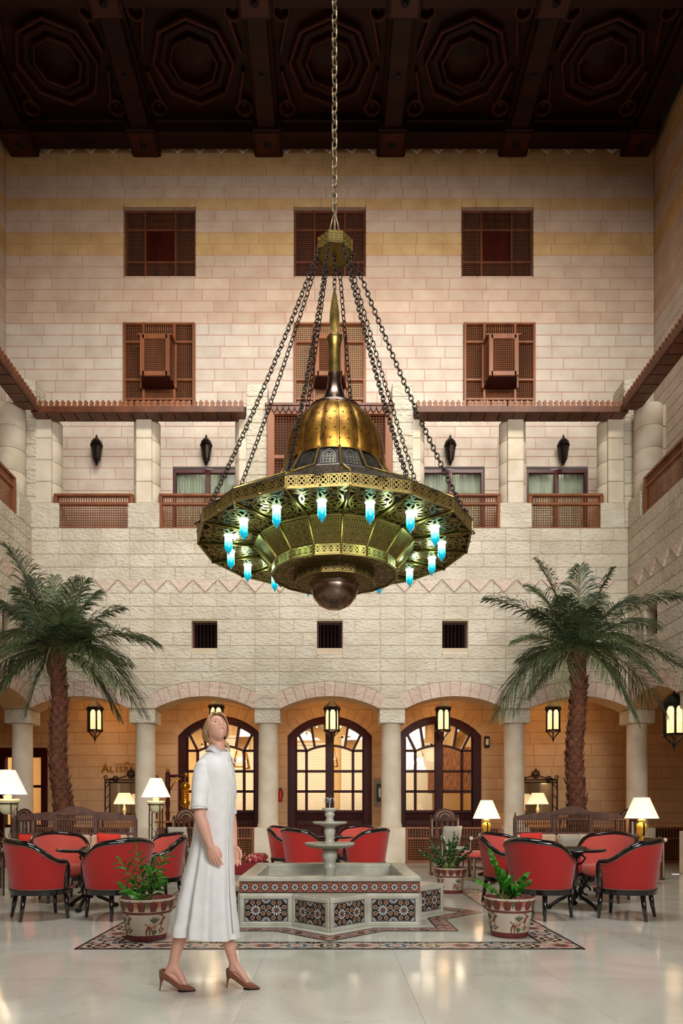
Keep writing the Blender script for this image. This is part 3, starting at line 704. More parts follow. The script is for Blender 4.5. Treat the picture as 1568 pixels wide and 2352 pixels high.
def mash_oriel(x, label, back):
    t = thing('mashrabiya_oriel', label, 'window', (x, YB-.02, 10.40), 0, 'lattice windows with a projecting box')
    W, Hh = .835, 2.06; wd = M['wood_lit']
    MB().box(-W, W, .03, .08, 0, Hh).build('dark_backing', back, t)
    for a, b in ((-W, -W+.06), (-.39, -.33), (.33, .39), (W-.06, W)): fbar(t, a, b, 0, Hh, wd, -.06)
    for a, b in ((0, .04), (.25, .30), (.70, .75), (1.58, 1.63), (Hh-.05, Hh)): fbar(t, -W, W, a, b, wd, -.055)
    for i in range(8): fbar(t, -.76+i*.19, -.76+i*.19+.17, .06, .23, wd, -.05, .0, 'base_panel')
    mb = MB()
    for a, b in ((-.775, -.39), (.39, .775)):
        for c, d in ((.30, .70), (.75, 1.58), (1.63, 2.01)): lattice(mb, a, b, c, d, -.01, .05)
    lattice(mb, -.33, .33, .30, .70, -.01, .04)
    mb.build('lattice', wd, t, recalc=False, kind='stuff')
    sp = MB().lathe([(.01, 0), (.018, .12), (.01, .2), (.018, .28), (.01, .38)], 6).build('spindle', wd, t); sp.location = (-.3, -.02, 1.63)
    for i in range(1, 13): link('spindle', sp.data, t, (-.3+i*.05, -.02, 1.63))
    # projecting box: narrower at the front, splayed sides and sloping underside
    b0, b1, z0, z1, D = .40, .29, .50, 1.52, .42
    bx = MB().add([(-b0, -.05, z0), (b0, -.05, z0), (b1, -D, z0+.10), (-b1, -D, z0+.10)], [(0, 1, 2, 3)]).build('box_underside', M['wood_dark'], t)
    MB().box(-b0, b0, -D, -.05, z1, z1+.03).build('box_roof', wd, t)
    fm = MB()
    for s_ in (-1, 1):
        fm.cbox(s_*b1-.05, s_*b1+.05, -D-.02, -D+.03, z0+.08, z1, .008); fm.cbox(s_*b0-.03, s_*b0+.03, -.1, -.04, z0, z1, .008)
    fm.cbox(-b1, b1, -D-.02, -D+.03, z0+.08, z0+.19, .008).cbox(-b1, b1, -D-.02, -D+.03, z1-.10, z1, .008)
    fm.build('box_frame', wd, t)
    lm = lattice(MB(), -b1+.05, b1-.05, z0+.19, z1-.10, -D+.005, .043)
    for s_ in (-1, 1):
        q = lattice(MB(), 0, .36, z0+.12, z1-.02, 0, .05)
        a = math.atan2(-D+.05, s_*(b1-b0)); Mx = Matrix.Translation((s_*b0, -.05, 0)) @ Matrix.Rotation(a, 4, 'Z')
        lm.add(q.v, q.f, 0, False, Mx)
    lm.build('box_lattice', wd, t, recalc=False, kind='stuff')
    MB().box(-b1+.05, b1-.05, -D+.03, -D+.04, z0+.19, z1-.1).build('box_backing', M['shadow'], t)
    return t
mash_oriel(-3.98, 'lattice window with projecting wooden box, left of chandelier chains', M['shadow'])
mash_oriel(0, 'lattice window with projecting box directly behind the chandelier spearhead', mat('backlit_pale_backing', srgb(196, 180, 150), .9))  # pale sheet colour stands in for light coming through this lattice
mash_oriel(3.96, 'lattice window with projecting wooden box, right of chandelier chains', M['shadow'])

# ------------------------------------------------------------------ balcony: columns, piers, railings, canopies
uc = thing('balcony_column', '', 'column', (0, YC, ZBAL), 0, 'round stone columns of the balcony')
MB().cbox(-.325, .325, -.31, .3, 0, .51, .012).build('plinth', M['cream'], uc)
dr = MB().cbox(-.16, .16, -.29, -.2, .004, .44, .012); dr.lathe([(.262, .004), (.27, .012), (.27, .432), (.262, .44)], 28)
d0 = dr.build('drum', M['cream_smooth'], uc); d0.location = (0, 0, .512)
for k in range(1, 4): link('drum', d0.data, uc, (0, 0, .512+.443*k))
ucs = [(-3.80, 'round balcony column left of the chandelier, between two railings'), (3.80, 'round balcony column right of the chandelier, between two railings')]
uc.location = (-3.80, YC, ZBAL); uc['label'] = ucs[0][1]
again(uc, ucs[1][1], (3.80, YC, ZBAL))
for x, l in ((-1.70, 'balcony column beside the central lattice bay, left'), (1.70, 'balcony column beside the central lattice bay, right'), (-5.85, 'balcony column in the far left corner'), (5.85, 'balcony column in the far right corner')): again(uc, l, (x, YC, ZBAL))
again(uc, 'balcony column of the right side wall next to the corner', (6.38, YC-.56, ZBAL), PI/2)
again(uc, 'balcony column of the left side wall next to the corner', (-6.38, YC-.56, ZBAL), -PI/2)
again(uc, 'second balcony column along the right side wall', (6.38, YC-2.9, ZBAL), PI/2)
again(uc, 'second balcony column along the left side wall', (-6.38, YC-2.9, ZBAL), -PI/2)
def pier(name, x0, x1, y0, y1, z1, label):
    t = link(name, None, None); struct(t, label, 'pier')
    MB().box(x0+.02, x1-.02, y0+.02, y1-.02, ZBAL, z1-.02).build('core', M['joint_cream'], t)
    course_wall(t, (0, y0+.02, 0), 0, x0, x1, ZBAL, z1, lambda r, z: M['cream'], [], None, int(x0*100) % 97, .4, .7)
    sx = x1 if x0+x1 < 0 else x0                                                  # inner side face
    ang = PI/2 if x0+x1 < 0 else -PI/2
    course_wall(t, (sx+(-.02 if x0+x1 < 0 else .02), 0, 0), ang, y0 if ang > 0 else -y1, y1 if ang > 0 else -y0, ZBAL, z1, lambda r, z: M['cream'], [], None, 5, .3, .6)
pier('trim_1', -1.70, -1.27, YF-.02, YF+.58, 9.80, 'cream stone pier left of the central lattice bay')
pier('trim_2', 1.27, 1.70, YF-.02, YF+.58, 9.80, 'cream stone pier right of the central lattice bay')
pier('trim_3', -6.55, -6.0, YF-.02, YF+.55, 9.90, 'cream stone corner pier of the balcony at left')
pier('trim_4', 6.0, 6.55, YF-.02, YF+.55, 9.90, 'cream stone corner pier of the balcony at right')

def railing(L, label, loc, rz=0.0):
    t = thing('balcony_railing', label, 'railing', loc, rz, 'turned wood balcony railings'); wd = M['wood_lit']; h = L/2
    MB().cbox(-h-.03, h+.03, -.06, .05, .655, .71, .012).build('handrail', wd, t)
    MB().cbox(-h, h, -.05, .04, .475, .52, .01).build('middle_rail', wd, t)
    MB().cbox(-h, h, -.04, .03, 0, .03, .008).build('bottom_rail', wd, t)
    for s_ in (-1, 1): MB().cbox(s_*h-.04, s_*h+.04, -.055, .045, 0, .66, .01).build('post', wd, t)
    b = MB().lathe([(.012, 0), (.02, .03), (.011, .06), (.02, .09), (.012, .135)], 6).build('baluster', wd, t); b.location = (-h+.07, 0, .52)
    n = int((L-.14)/.05)
    for i in range(1, n+1): link('baluster', b.data, t, (-h+.07+i*(L-.14)/n, 0, .52))
    lattice(MB(), -h+.04, h-.04, .03, .475, -.005, .047, .016).build('lattice', wd, t, recalc=False, kind='stuff')
    return t
railing(1.56, 'wooden balcony railing under the leftmost wall sconce', (-4.83, YF+.06, ZBAL))
railing(1.46, 'wooden balcony railing left of the chandelier, before a curtained window', (-2.73, YF+.06, ZBAL))
railing(1.46, 'wooden balcony railing right of the chandelier, half behind its rim', (2.73, YF+.06, ZBAL))
railing(1.46, 'wooden balcony railing at far right before a curtained window', (4.83, YF+.06, ZBAL))
railing(1.5, 'wooden balcony railing on the right side wall', (XS+.06, YC-1.75, ZBAL), -PI/2)
railing(1.5, 'wooden balcony railing on the left side wall', (-XS-.06, YC-1.75, ZBAL), PI/2)

def canopy(L, label, loc, rz=0.0):
    t = thing('balcony_canopy', label, 'canopy', loc, rz, 'wooden canopies over the balcony'); wd = M['wood']; h = L/2
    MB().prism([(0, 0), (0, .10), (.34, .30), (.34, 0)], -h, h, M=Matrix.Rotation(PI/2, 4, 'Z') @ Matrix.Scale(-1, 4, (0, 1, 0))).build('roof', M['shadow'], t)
    MB().cbox(-h, h, -.03, .01, -.02, .10, .008).build('fascia', wd, t)
    n = int(L/.115); u = bpy.data.meshes.new('crest_tooth')
    q = MB().prism([(-.045, 0), (.045, 0), (.045, .03), (.02, .05), (.042, .085), (0, .135), (-.042, .085), (-.02, .05), (-.045, .03)], -.022, .004)
    o = q.build('crest_tooth', M['wood_lit'], t); o.location = (-h+.06, 0, .10)
    for i in range(1, n): link('crest_tooth', o.data, t, (-h+.06+i*(L-.12)/(n-1), 0, .10))
    p = MB().box(-.13, .13, .02, .33, -.012, .0).build('soffit_board', wd, t); p.location = (-h+.14, 0, 0); n = int(L/.28)
    for i in range(1, n): link('soffit_board', p.data, t, (-h+.14+i*(L-.28)/(n-1), 0, 0))
    return t
canopy(4.27, 'long wooden canopy with toothed crest left of the chandelier', (-3.85, YF-.24, 9.09))
canopy(4.27, 'long wooden canopy with toothed crest right of the chandelier', (3.85, YF-.24, 9.09))
canopy(6.0, 'wooden toothed canopy rising along the right side wall', (XS-.24, YF-3.32, 9.09), -PI/2)
canopy(6.0, 'wooden toothed canopy along the left side wall', (-XS+.24, YF-3.32, 9.09), PI/2)

# central lattice bay
t = thing('mashrabiya_bay', 'large lattice bay window behind the golden dome', 'window', (0, YF-.06, ZBAL)); wd = M['wood_lit']
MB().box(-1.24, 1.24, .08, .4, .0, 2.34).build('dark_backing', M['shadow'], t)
for a, b in ((-1.27, -1.12), (-.66, -.58), (-.05, .05), (.58, .66), (1.12, 1.27)): fbar(t, a, b, 0, 2.4, wd, -.06)
for a, b in ((0, .1), (.66, .74), (1.36, 1.44), (2.26, 2.36)): fbar(t, -1.27, 1.27, a, b, wd, -.055)
mb = MB()
for a, b in ((-1.12, -.66), (-.58, -.05), (.05, .58), (.66, 1.12)):
    for c, d in ((.1, .66), (.74, 1.36), (1.44, 2.26)): lattice(mb, a, b, c, d, -.01, .056)
mb.build('lattice', wd, t, recalc=False, kind='stuff')
o = MB().prism([(-.055, .02), (.055, .02), (.05, -.05), (0, -.13), (-.05, -.05)], -.1, -.065).build('valance_tooth', M['wood'], t); o.location = (-1.24, 0, 2.40)
for i in range(1, 22): link('valance_tooth', o.data, t, (-1.24+i*.118, 0, 2.40))
MB().cbox(-1.31, 1.31, -.12, .1, 2.40, 2.46, .01).build('cornice', M['wood'], t)

# balcony windows with curtains
for i, (a, b, l) in enumerate(((-3.67, -2.05, 'curtained balcony window left of the chandelier'), (2.05, 3.62, 'curtained balcony window right of the chandelier'), (4.6, 6.04, 'curtained balcony window at far right'))):
    t = link('window_%d' % (i+1), None, None, ((a+b)/2, YB+.1, ZBAL)); struct(t, l, 'window'); h = (b-a)/2; wd = mat('dark_red_frame', srgb(70, 16, 18), .4) if i == 0 else wd2; wd2 = wd
    for x0, x1 in ((-h, -h+.07), (-.05, .05), (h-.07, h)): MB().cbox(x0, x1, -.05, .03, 0, 2.2, .01).build('frame_bar', wd, t)
    MB().cbox(-h, h, -.055, .03, 2.14, 2.24, .01).build('frame_bar', wd, t); MB().cbox(-h, h, -.055, .03, 0, .1, .01).build('frame_bar', wd, t)
    for s_ in (-1, 1): MB().box(min(s_*.05, s_*(h-.07)), max(s_*.05, s_*(h-.07)), -.01, -.004, .1, 2.14).build('pane', M['glass_soft'], t)
    q = MB(); n = 80; vs = []
    for k in range(n+1):
        x = -h+2*h*k/n; y = .14+.035*sin(k*1.9)+.02*sin(k*.7); vs += [(x, y, .02), (x, y, 2.2)]
    q.add(vs, [(2*k, 2*k+2, 2*k+3, 2*k+1) for k in range(n)], 0, True).build('curtain', M['curtain'], t, recalc=False)
    MB().box(-h-.1, h+.1, .5, .52, 0, 2.3).build('room_backing', M['curtain'], t)
    light('curtain_fill', (0, .07, 2.36), 5, (1, .95, .85), t, .1)  # hidden point light added above the frame to brighten the curtain

# wall sconces
def sconce(x, label, turn=0.0):
    t = thing('wall_sconce', label, 'wall lamp', (x, YB-.22, 9.12), turn, 'black lantern sconces on the balcony wall'); b = M['bronze_dark']
    MB().lathe([(.012, -.02), (.05, .0), (.06, .03), (.075, .06), (.115, .36), (.125, .38)], 8, m=0, sm=False).build('body', b, t)
    MB().lathe([(.145, .38), (.14, .40), (.125, .46), (.07, .53), (.03, .56), (.03, .58), (.015, .60), (.022, .615), (.006, .64)], 12).build('cap', b, t)
    mb = MB()
    for k in range(8):
        a = k*PI/4; mb.tube([(.07*cos(a), .07*sin(a), .05), (.12*cos(a), .12*sin(a), .37)], .01, 4)
    mb.build('ribs', b, t)
    MB().tube([(0, .2, .25), (.06, .16, .36), (.06, .1, .48), (0, .03, .56)], .016, 6).cbox(-.05, .05, .19, .22, .15, .42, .008).build('bracket', b, t)
    MB().lathe([(.035, -.03), (.02, -.06), (.005, -.08)], 8).build('finial', b, t)
sconce(-5.38, 'black lantern sconce over the leftmost balcony railing', .3)
sconce(-2.85, 'black lantern sconce left of the chandelier, above a curtained window')
sconce(2.78, 'black lantern sconce right of the chandelier, beside a chain', -.3)
sconce(5.39, 'black lantern sconce over the rightmost balcony window', -.3)

# ------------------------------------------------------------------ coffered ceiling
ce = link('ceiling', None, None); struct(ce, 'dark wooden coffered ceiling with octagon panels', 'ceiling')
GP = 2.845; gx = [(-2.5+i)*GP for i in range(6)]; gy = [15.97-GP*j for j in range(4)]; wc, wm = M['wood_ceiling'], M['wood_ceiling2']
MB().box(-8, 8, -6, YB+.3, 17.02, 17.15).build('boarding', wc, ce)
blk = None; bmy = None
for j, y in enumerate(gy):
    for i, x in enumerate(gx):
        if blk is None:
            q = MB().cbox(-.33, .33, -.33, .33, 16.36, 16.8, .02); q.cbox(-.27, .27, -.27, .27, 16.33, 16.37, .008, 1)
            blk = q.build('beam_block', [wc, wm], ce)
            sp = MB().lathe([(.085, 0), (.085, -.02), (.06, -.025)], 14, c=(0, 0, 16.332)).ball((0, 0, 16.31), (.055, .055, .045), 10).build('spotlight', M['iron'], ce)
            blk.location = sp.location = (x, y, 0)
        else: link('beam_block', blk.data, ce, (x, y, 0)); link('spotlight', sp.data, ce, (x, y, 0))
        if j < len(gy)-1:
            if bmy is None:
                bmy = MB().cbox(-.2, .2, -GP/2+.28, GP/2-.28, 16.42, 17.02, .02).cbox(-.27, .27, -GP/2+.28, GP/2-.28, 16.62, 17.02, .02).build('beam', wc, ce); bmy.location = (x, y-GP/2, 0)
                s2 = MB().lathe([(.06, 0), (.06, -.02), (.04, -.022)], 12, c=(0, 0, 16.42)).build('spotlight', M['iron'], ce); s2.location = (x, y-GP/2, 0)
            else: link('beam', bmy.data, ce, (x, y-GP/2, 0)); link('spotlight', s2.data, ce, (x, y-GP/2, 0))
        if i < len(gx)-1:
            link('beam', bmy.data, ce, (x+GP/2, y, 0), (0, 0, PI/2))
ring_mesh = {}
def ngon_ring(r0, r1, z0, z1, n=8, a0=0.0, m=0):
    q = MB(); vs = []
    for r, z in ((r0, z1), (r0, z0+.02), (r0+.02, z0), (r1-.02, z0), (r1, z0+.02), (r1, z1)): vs += [(r*cos(a0+2*PI*k/n), r*sin(a0+2*PI*k/n), z) for k in range(n)]
    return q.add(vs, [(i*n+k, i*n+(k+1) % n, (i+1)*n+(k+1) % n, (i+1)*n+k) for i in range(5) for k in range(n)], m)
parts = None
for j in range(3):
    for i in range(5):
        c = ((gx[i]+gx[i+1])/2, gy[j]-GP/2, 0)
        if parts is None:
            p0 = MB().box(-1.23, 1.23, -1.23, 1.23, 16.80, 17.02).build('coffer_panel', wc, ce)
            fr_ = MB(); a, b = 1.16, 1.23
            fr_.cbox(-b, b, -b, -a, 16.70, 16.8, .02).cbox(-b, b, a, b, 16.70, 16.8, .02).cbox(-b, -a, -a, a, 16.70, 16.8, .02).cbox(a, b, -a, a, 16.70, 16.8, .02)
            p1 = fr_.build('coffer_moulding', wm, ce)
            p2 = ngon_ring(.80, .88, 16.66, 16.8).build('outer_octagon', wm, ce)
            p3 = ngon_ring(.58, .72, 16.72, 16.8).build('middle_octagon', wc, ce)
            p4 = ngon_ring(.46, .52, 16.66, 16.8).build('inner_octagon', wm, ce)
            q = MB(); q.add([(.46*cos(k*PI/4), .46*sin(k*PI/4), 16.80) for k in range(8)]+[(0, 0, 16.66)], [(k, (k+1) % 8, 8) for k in range(8)]); p5 = q.build('pyramid_boss', wc, ce)
            rr = []
            for sx in (-1, 1):
                for sy in (-1, 1):
                    q = ngon_ring(.13, .2, 16.68, 16.8, 14); v = q.v; q.v = [(x+sx*.95, y+sy*.95, z) for x, y, z in v]
                    q.ball((sx*.95, sy*.95, 16.79), (.06, .06, .05), 8)
                    e = MB(); q.cbox(-.035, .035, -.36, .36, 16.69, 16.8, .015, 0, Matrix.Translation((sx*.93, sy*.52, 0)) @ Matrix.Rotation(sx*sy*.25, 4, 'Z'))
                    rr.append(q.build('corner_roundel', wm, ce))
            parts = [p0, p1, p2, p3, p4, p5]+rr
            for p in parts: p.location = c
        else:
            for p in parts: link(p.name.split('.')[0], p.data, ce, c)
# ------------------------------------------------------------------ chandelier
CHX, CHY = .053, 7.70
ch = thing('chandelier', 'huge round brass fretwork chandelier with golden dome and blue glass lamps', 'chandelier', (CHX, CHY, 0), R(-85))
NS = 16; DA = 2*PI/NS
def ring_pt(r, a, z): return Vector((r*cos(a), r*sin(a), z))
def panel_map(r0, z0, r1, z1):                        # u across the panel, v from (r0,z0) to (r1,z1)
    A, B = ring_pt(r0, 0, z0), ring_pt(r0, DA, z0); D, E = ring_pt(r1, 0, z1), ring_pt(r1, DA, z1)
    return (lambda u, v: (A*(1-u)+B*u)*(1-v)+(D*(1-u)+E*u)*v), (B-A).cross(D-A).normalized()
def circ(cx, cy, rx, ry, n=12, a0=0, a1=2*PI): return [(cx+rx*cos(a0+(a1-a0)*i/n), cy+ry*sin(a0+(a1-a0)*i/n)) for i in range(n+(0 if abs(a1-a0-2*PI) < 1e-6 else 1))]
def fret(name, strokes, fm, nrm, wd, th, mt, frame=True, fw=.02, par=ch):
    q = MB()
    for pts, closed in strokes: q.ribbon([fm(*p) for p in pts], wd, th, 0, closed, nrm)
    if frame:
        e = .0
        q.ribbon([fm(e, e), fm(1-e, e), fm(1-e, 1-e), fm(e, 1-e)], fw, th*1.6, 0, True, nrm)
    o = q.build(name, mt, par, recalc=False)
    for k in range(1, NS): link(name, o.data, par, None, (0, 0, k*DA))
    return o
# pattern families
def p_band(n):
    s_ = []
    for i in range(n):
        c = (i+.5)/n; s_ += [(circ(c, .5, .36/n, .36, 10), True), ([(c-.5/n, .08), (c+.5/n, .92)], False), ([(c-.5/n, .92), (c+.5/n, .08)], False), ([(i/n, 0), (i/n, 1)], False)]
    return s_
def p_geo(nx, ny):
    s_ = []
    for i in range(nx):
        for j in range(ny):
            cx, cy = (i+.5)/nx, (j+.5)/ny
            s_ += [(circ(cx, cy, .46/nx, .46/ny, 10), True), (circ(cx, cy, .2/nx, .2/ny, 6), True)]
            for k in range(4):
                a = PI/4+k*PI/2; s_.append(([(cx+.2/nx*cos(a), cy+.2/ny*sin(a)), (cx+.72/nx*cos(a), cy+.72/ny*sin(a))], False))
    return s_
def p_rosette():
    s_ = []; rg = random.Random(3)
    for k in range(10):                               # curled petals around the lamp
        a = k*2*PI/10
        for sg in (-1, 1):
            s_.append(([(.5+.40*(t_/7)*cos(a+sg*.55*sin(t_/7*PI)), .5+.40*(t_/7)*sin(a+sg*.55*sin(t_/7*PI))) for t_ in range(1, 8)], False))
    s_ += [(circ(.5, .5, .10, .10, 10), True), (circ(.5, .5, .43, .43, 18), True)]
    for cx, cy in ((.1, .1), (.9, .1), (.1, .9), (.9, .9), (.5, .03), (.5, .97)):
        for r in (.1, .06): s_.append((circ(cx, cy, r, r, 7, rg.random()*6, rg.random()*6+4), False))
    for i in range(4):
        s_.append(([(i/3, 0), (.5+(i/3-.5)*.5, .2)], False)); s_.append(([(i/3, 1), (.5+(i/3-.5)*.5, .8)], False))
    return s_
def flip(f): return lambda u, v: f(1-u, v)
bf_, bz = M['brass_fret'], M['zinc']
f_, n_ = panel_map(1.5, 4.03, 1.5, 4.14); fret('rim_band', p_band(6), f_, n_, .010, .012, bf_, True, .02)
f_, n_ = panel_map(.88, 4.03, 1.49, 4.03); fret('underside_panel', p_rosette(), f_, -n_ if n_.z > 0 else n_, .02, .008, bf_, True, .034)
f_, n_ = panel_map(.70, 3.81, .875, 4.02); fret('cone_panel', p_geo(4, 4), f_, n_, .013, .008, bf_, True, .034)
f_, n_ = panel_map(.70, 3.71, .70, 3.81); fret('lower_band', p_band(4), f_, n_, .010, .01, bf_, True, .02)
f_, n_ = panel_map(.45, 3.705, .70, 3.71); fret('bottom_panel', p_geo(2, 3), f_, -n_ if n_.z > 0 else n_, .010, .008, bf_, True, .02)
f_, n_ = panel_map(.45, 3.62, .45, 3.705); fret('lowest_band', p_band(2), f_, n_, .009, .01, bf_, True, .016)
f_, n_ = panel_map(.26, 3.60, .45, 3.62); fret('bowl_collar', p_geo(2, 2), f_, -n_ if n_.z > 0 else n_, .009, .008, bf_, True, .014)
f_, n_ = panel_map(1.5, 4.15, .71, 4.60); fret('roof_panel', p_rosette()+p_geo(3, 3), f_, n_ if n_.z > 0 else -n_, .013, .008, bz, True, .03)
def p_arch():
    a = [(.2, .1), (.2, .5), (.3, .72), (.5, .9), (.7, .72), (.8, .5), (.8, .1)]
    s_ = [(a, True), ([(.27, .15), (.27, .5), (.5, .8), (.73, .5), (.73, .15)], True)]
    for cx in (.36, .5, .64):
        for cy in (.22, .38, .54): s_.append((circ(cx, cy, .07, .07, 7), True))
    return s_
f_, n_ = panel_map(.68, 4.62, .54, 4.87); fret('drum_panel', p_arch(), f_, n_ if n_.x > 0 else -n_, .010, .008, bz, True, .026)
# solid shells behind the fretwork
q = MB().lathe([(1.47, 4.135), (1.47, 4.075), (.90, 4.075), (.84, 4.02), (.67, 3.80), (.67, 3.735), (.43, 3.73), (.43, 3.64), (.24, 3.63)], NS, sm=False, cap=False)
q.build('inner_shell', mat('chandelier_dark_lining', srgb(44, 36, 20), .55, metal=.5), ch)
MB().lathe([(1.47, 4.135), (.70, 4.575), (.655, 4.62), (.525, 4.87)], NS, sm=False, cap=False).build('roof_shell', mat('chandelier_roof_lining', srgb(30, 26, 22), .6, metal=.4), ch)
for k in range(NS):
    a = k*DA
    if k == 0:
        rib = MB().tube([ring_pt(1.5, 0, 4.02), ring_pt(.88, 0, 4.02)], .014, 6).tube([ring_pt(.88, 0, 4.015), ring_pt(.705, 0, 3.81), ring_pt(.705, 0, 3.71)], .012, 6).tube([ring_pt(1.5, 0, 4.15), ring_pt(.7, 0, 4.61), ring_pt(.545, 0, 4.87)], .016, 6).build('rib', M['brass'], ch)
    else: link('rib', rib.data, ch, None, (0, 0, a))
# bowl, dome, cap, spearhead
MB().lathe([(.275, 3.615), (.28, 3.60), (.262, 3.585), (.262, 3.56), (.235, 3.47), (.17, 3.39), (.09, 3.352), (0.0001, 3.345)], 36).build('bowl', M['copper'], ch)
q = MB(); n = 144; vs = []; prof = [(.535, 4.86), (.543, 4.92), (.543, 5.0), (.53, 5.1), (.50, 5.2), (.455, 5.3), (.40, 5.38), (.34, 5.445), (.28, 5.495)]
for r, z in prof: vs += [((r+.014*abs(sin(i*PI*18/n))**.6)*cos(2*PI*i/n), (r+.014*abs(sin(i*PI*18/n))**.6)*sin(2*PI*i/n), z) for i in range(n)]
q.add(vs, [(j*n+i, j*n+(i+1) % n, (j+1)*n+(i+1) % n, (j+1)*n+i) for j in range(len(prof)-1) for i in range(n)], 0, True).build('dome', M['brass_dome'], ch)
q = MB()
for j, (r, z, tilt) in enumerate(((.543, 4.95, 0), (.535, 5.06, .2), (.512, 5.165, .45), (.475, 5.26, .7), (.42, 5.355, .9))):
    for i in range(36):
        a = 2*PI*(i+.5*(j % 2))/36
        for k in (0,):
            c = Vector((cos(a), sin(a), 0)); t_ = Vector((-sin(a), cos(a), 0)); u = (Vector((0, 0, 1))*cos(tilt)-c*sin(tilt)); o_ = c*(r+.0145)+Vector((0, 0, z))
            q.add([o_+t_*.008*cos(b)+u*.008*sin(b) for b in [2*PI*s_/6 for s_ in range(6)]], [tuple(range(6))])
q.build('dome_piercings', M['black'], ch, kind='stuff')
q = MB()
for i in range(36):
    a = 2*PI*i/36; q.tube([((r+.002)*cos(a), (r+.002)*sin(a), z) for r, z in prof], .0035, 4)
q.build('dome_seams', M['bronze_dark'], ch, kind='stuff')
MB().lathe([(.29, 5.485), (.305, 5.495), (.30, 5.52), (.25, 5.535), (.19, 5.58), (.13, 5.66), (.09, 5.76), (.072, 5.87), (.075, 5.93)], 32).build('dome_cap', M['copper'], ch)
MB().lathe([(.075, 5.93), (.068, 6.02), (.066, 6.22), (.08, 6.30), (.09, 6.33), (.07, 6.36), (.03, 6.38)], 20).build('finial_post', M['brass'], ch)
sp = [(-.0, 6.36), (.035, 6.42), (.056, 6.52), (.052, 6.62), (.036, 6.74), (.016, 6.85), (0, 6.9)]
MB().add([(x, 0, z) for x, z in sp]+[(-x, 0, z) for x, z in sp[1:-1]]+[(0, .02, 6.55), (0, -.02, 6.55)],
         [(i, i+1, 12) for i in range(6)]+[(i, i+1, 13) for i in range(6)]+[(a, b, c) for c in (12, 13) for a, b in ((0, 7), (7, 8), (8, 9), (9, 10), (10, 11), (11, 6))]).build('spearhead', M['brass'], ch).rotation_euler.z = R(85)
# hanging crown (octagonal)
hb = MB().lathe([(.2, 7.25), (.2, 7.38)], 8, sm=False, cap=False, a0=PI/8).lathe([(.0001, 7.26), (.195, 7.26)], 8, sm=False, cap=False, m=1, a0=PI/8).lathe([(.0001, 7.37), (.2, 7.37)], 8, sm=False, cap=False, m=1, a0=PI/8)
hb.build('hanging_crown', [bf_, mat('ochre_brass', srgb(122, 98, 30), .45, metal=.6)], ch)
fmap = lambda u, v: Vector((0, 0, 7.25+.13*v))+(Vector((.206*cos(PI/8), .206*sin(PI/8), 0))*(1-u)+Vector((.206*cos(3*PI/8), .206*sin(3*PI/8), 0))*u)
q = MB()
for pts, cl in p_band(3): q.ribbon([fmap(*p) for p in pts], .009, .006, 0, cl, Vector((cos(PI/4), sin(PI/4), 0)))
o = q.build('crown_fret', bf_, ch, recalc=False)
for k in range(1, 8): link('crown_fret', o.data, ch, None, (0, 0, k*PI/4))
MB().lathe([(.022, 7.255), (.022, 7.24), (.0001, 7.235)], 10).build('crown_rivet', M['bronze_dark'], ch)
# chains
def chain(a, b, pitch, r, name, mt, sag=0.0, wdt=.42):
    a, b = Vector(a), Vector(b); n = int((b-a).length/pitch); d = (b-a).normalized(); s1 = d.orthogonal().normalized(); s2 = d.cross(s1); q = MB()
    for i in range(n):
        c = a+(b-a)*((i+.5)/n)-Vector((0, 0, sag*4*((i+.5)/n)*(1-(i+.5)/n))); s_ = s1 if i % 2 else s2
        hl = pitch*.68; hw = pitch*wdt
        q.tube([c+d*(hl*sg*1.0)+s_*0 if kk == 1 else c+d*(hl*.55*sg)+s_*(hw*sd) for sg, sd, kk in ((1, 0, 1), (1, 1, 0), (-1, 1, 0), (-1, 0, 1), (-1, -1, 0), (1, -1, 0))], r, 4, 0, True, True)
    return q.build(name, mt, ch, recalc=False)
for k in range(8):
    a = (2*k+1)*DA
    chain(ring_pt(1.44, a, 4.18), ring_pt(.19, a, 7.26), .052, .0065, 'suspension_chain', M['chain'], .10)
chain((0, 0, 6.88), (0, 0, 7.25), .05, .006, 'spear_chain', M['chain'])
chain((0, 0, 7.72), (0, 0, 16.5), .10, .012, 'main_chain', M['chain_light'], 0, .30)
q = MB()
for a in (0, PI/2, PI, 3*PI/2): q.tube([(.09*cos(a), .09*sin(a), 7.37), (0, 0, 7.75)], .009, 6)
q.build('crown_hanger', M['chain_light'], ch)
# blue glass lamps hanging under the rim
lp = MB().lathe([(.052, 0), (.054, -.012), (.040, -.03), (.041, -.06), (.042, -.14), (.037, -.165), (.022, -.19), (.008, -.203), (.012, -.212), (.0001, -.225)], 18).build('lamp_glass', M['cyan'], ch)
ho = MB().lathe([(.06, .012), (.058, .0), (.05, -.004)], 16).tube([(0, 0, 0), (0, 0, .04)], .012, 6).build('lamp_holder', M['brass'], ch)
for k in range(NS):
    a = (k+.5)*DA; p = ring_pt(1.17, a, 4.045)
    if k == 0: lp.location = p; ho.location = p
    else: link('lamp_glass', lp.data, ch, p); link('lamp_holder', ho.data, ch, p)
    light('lamp_glow', ring_pt(1.08, a+DA/2, 3.95), 2.0, (.62, 1, .62), ch, .03)

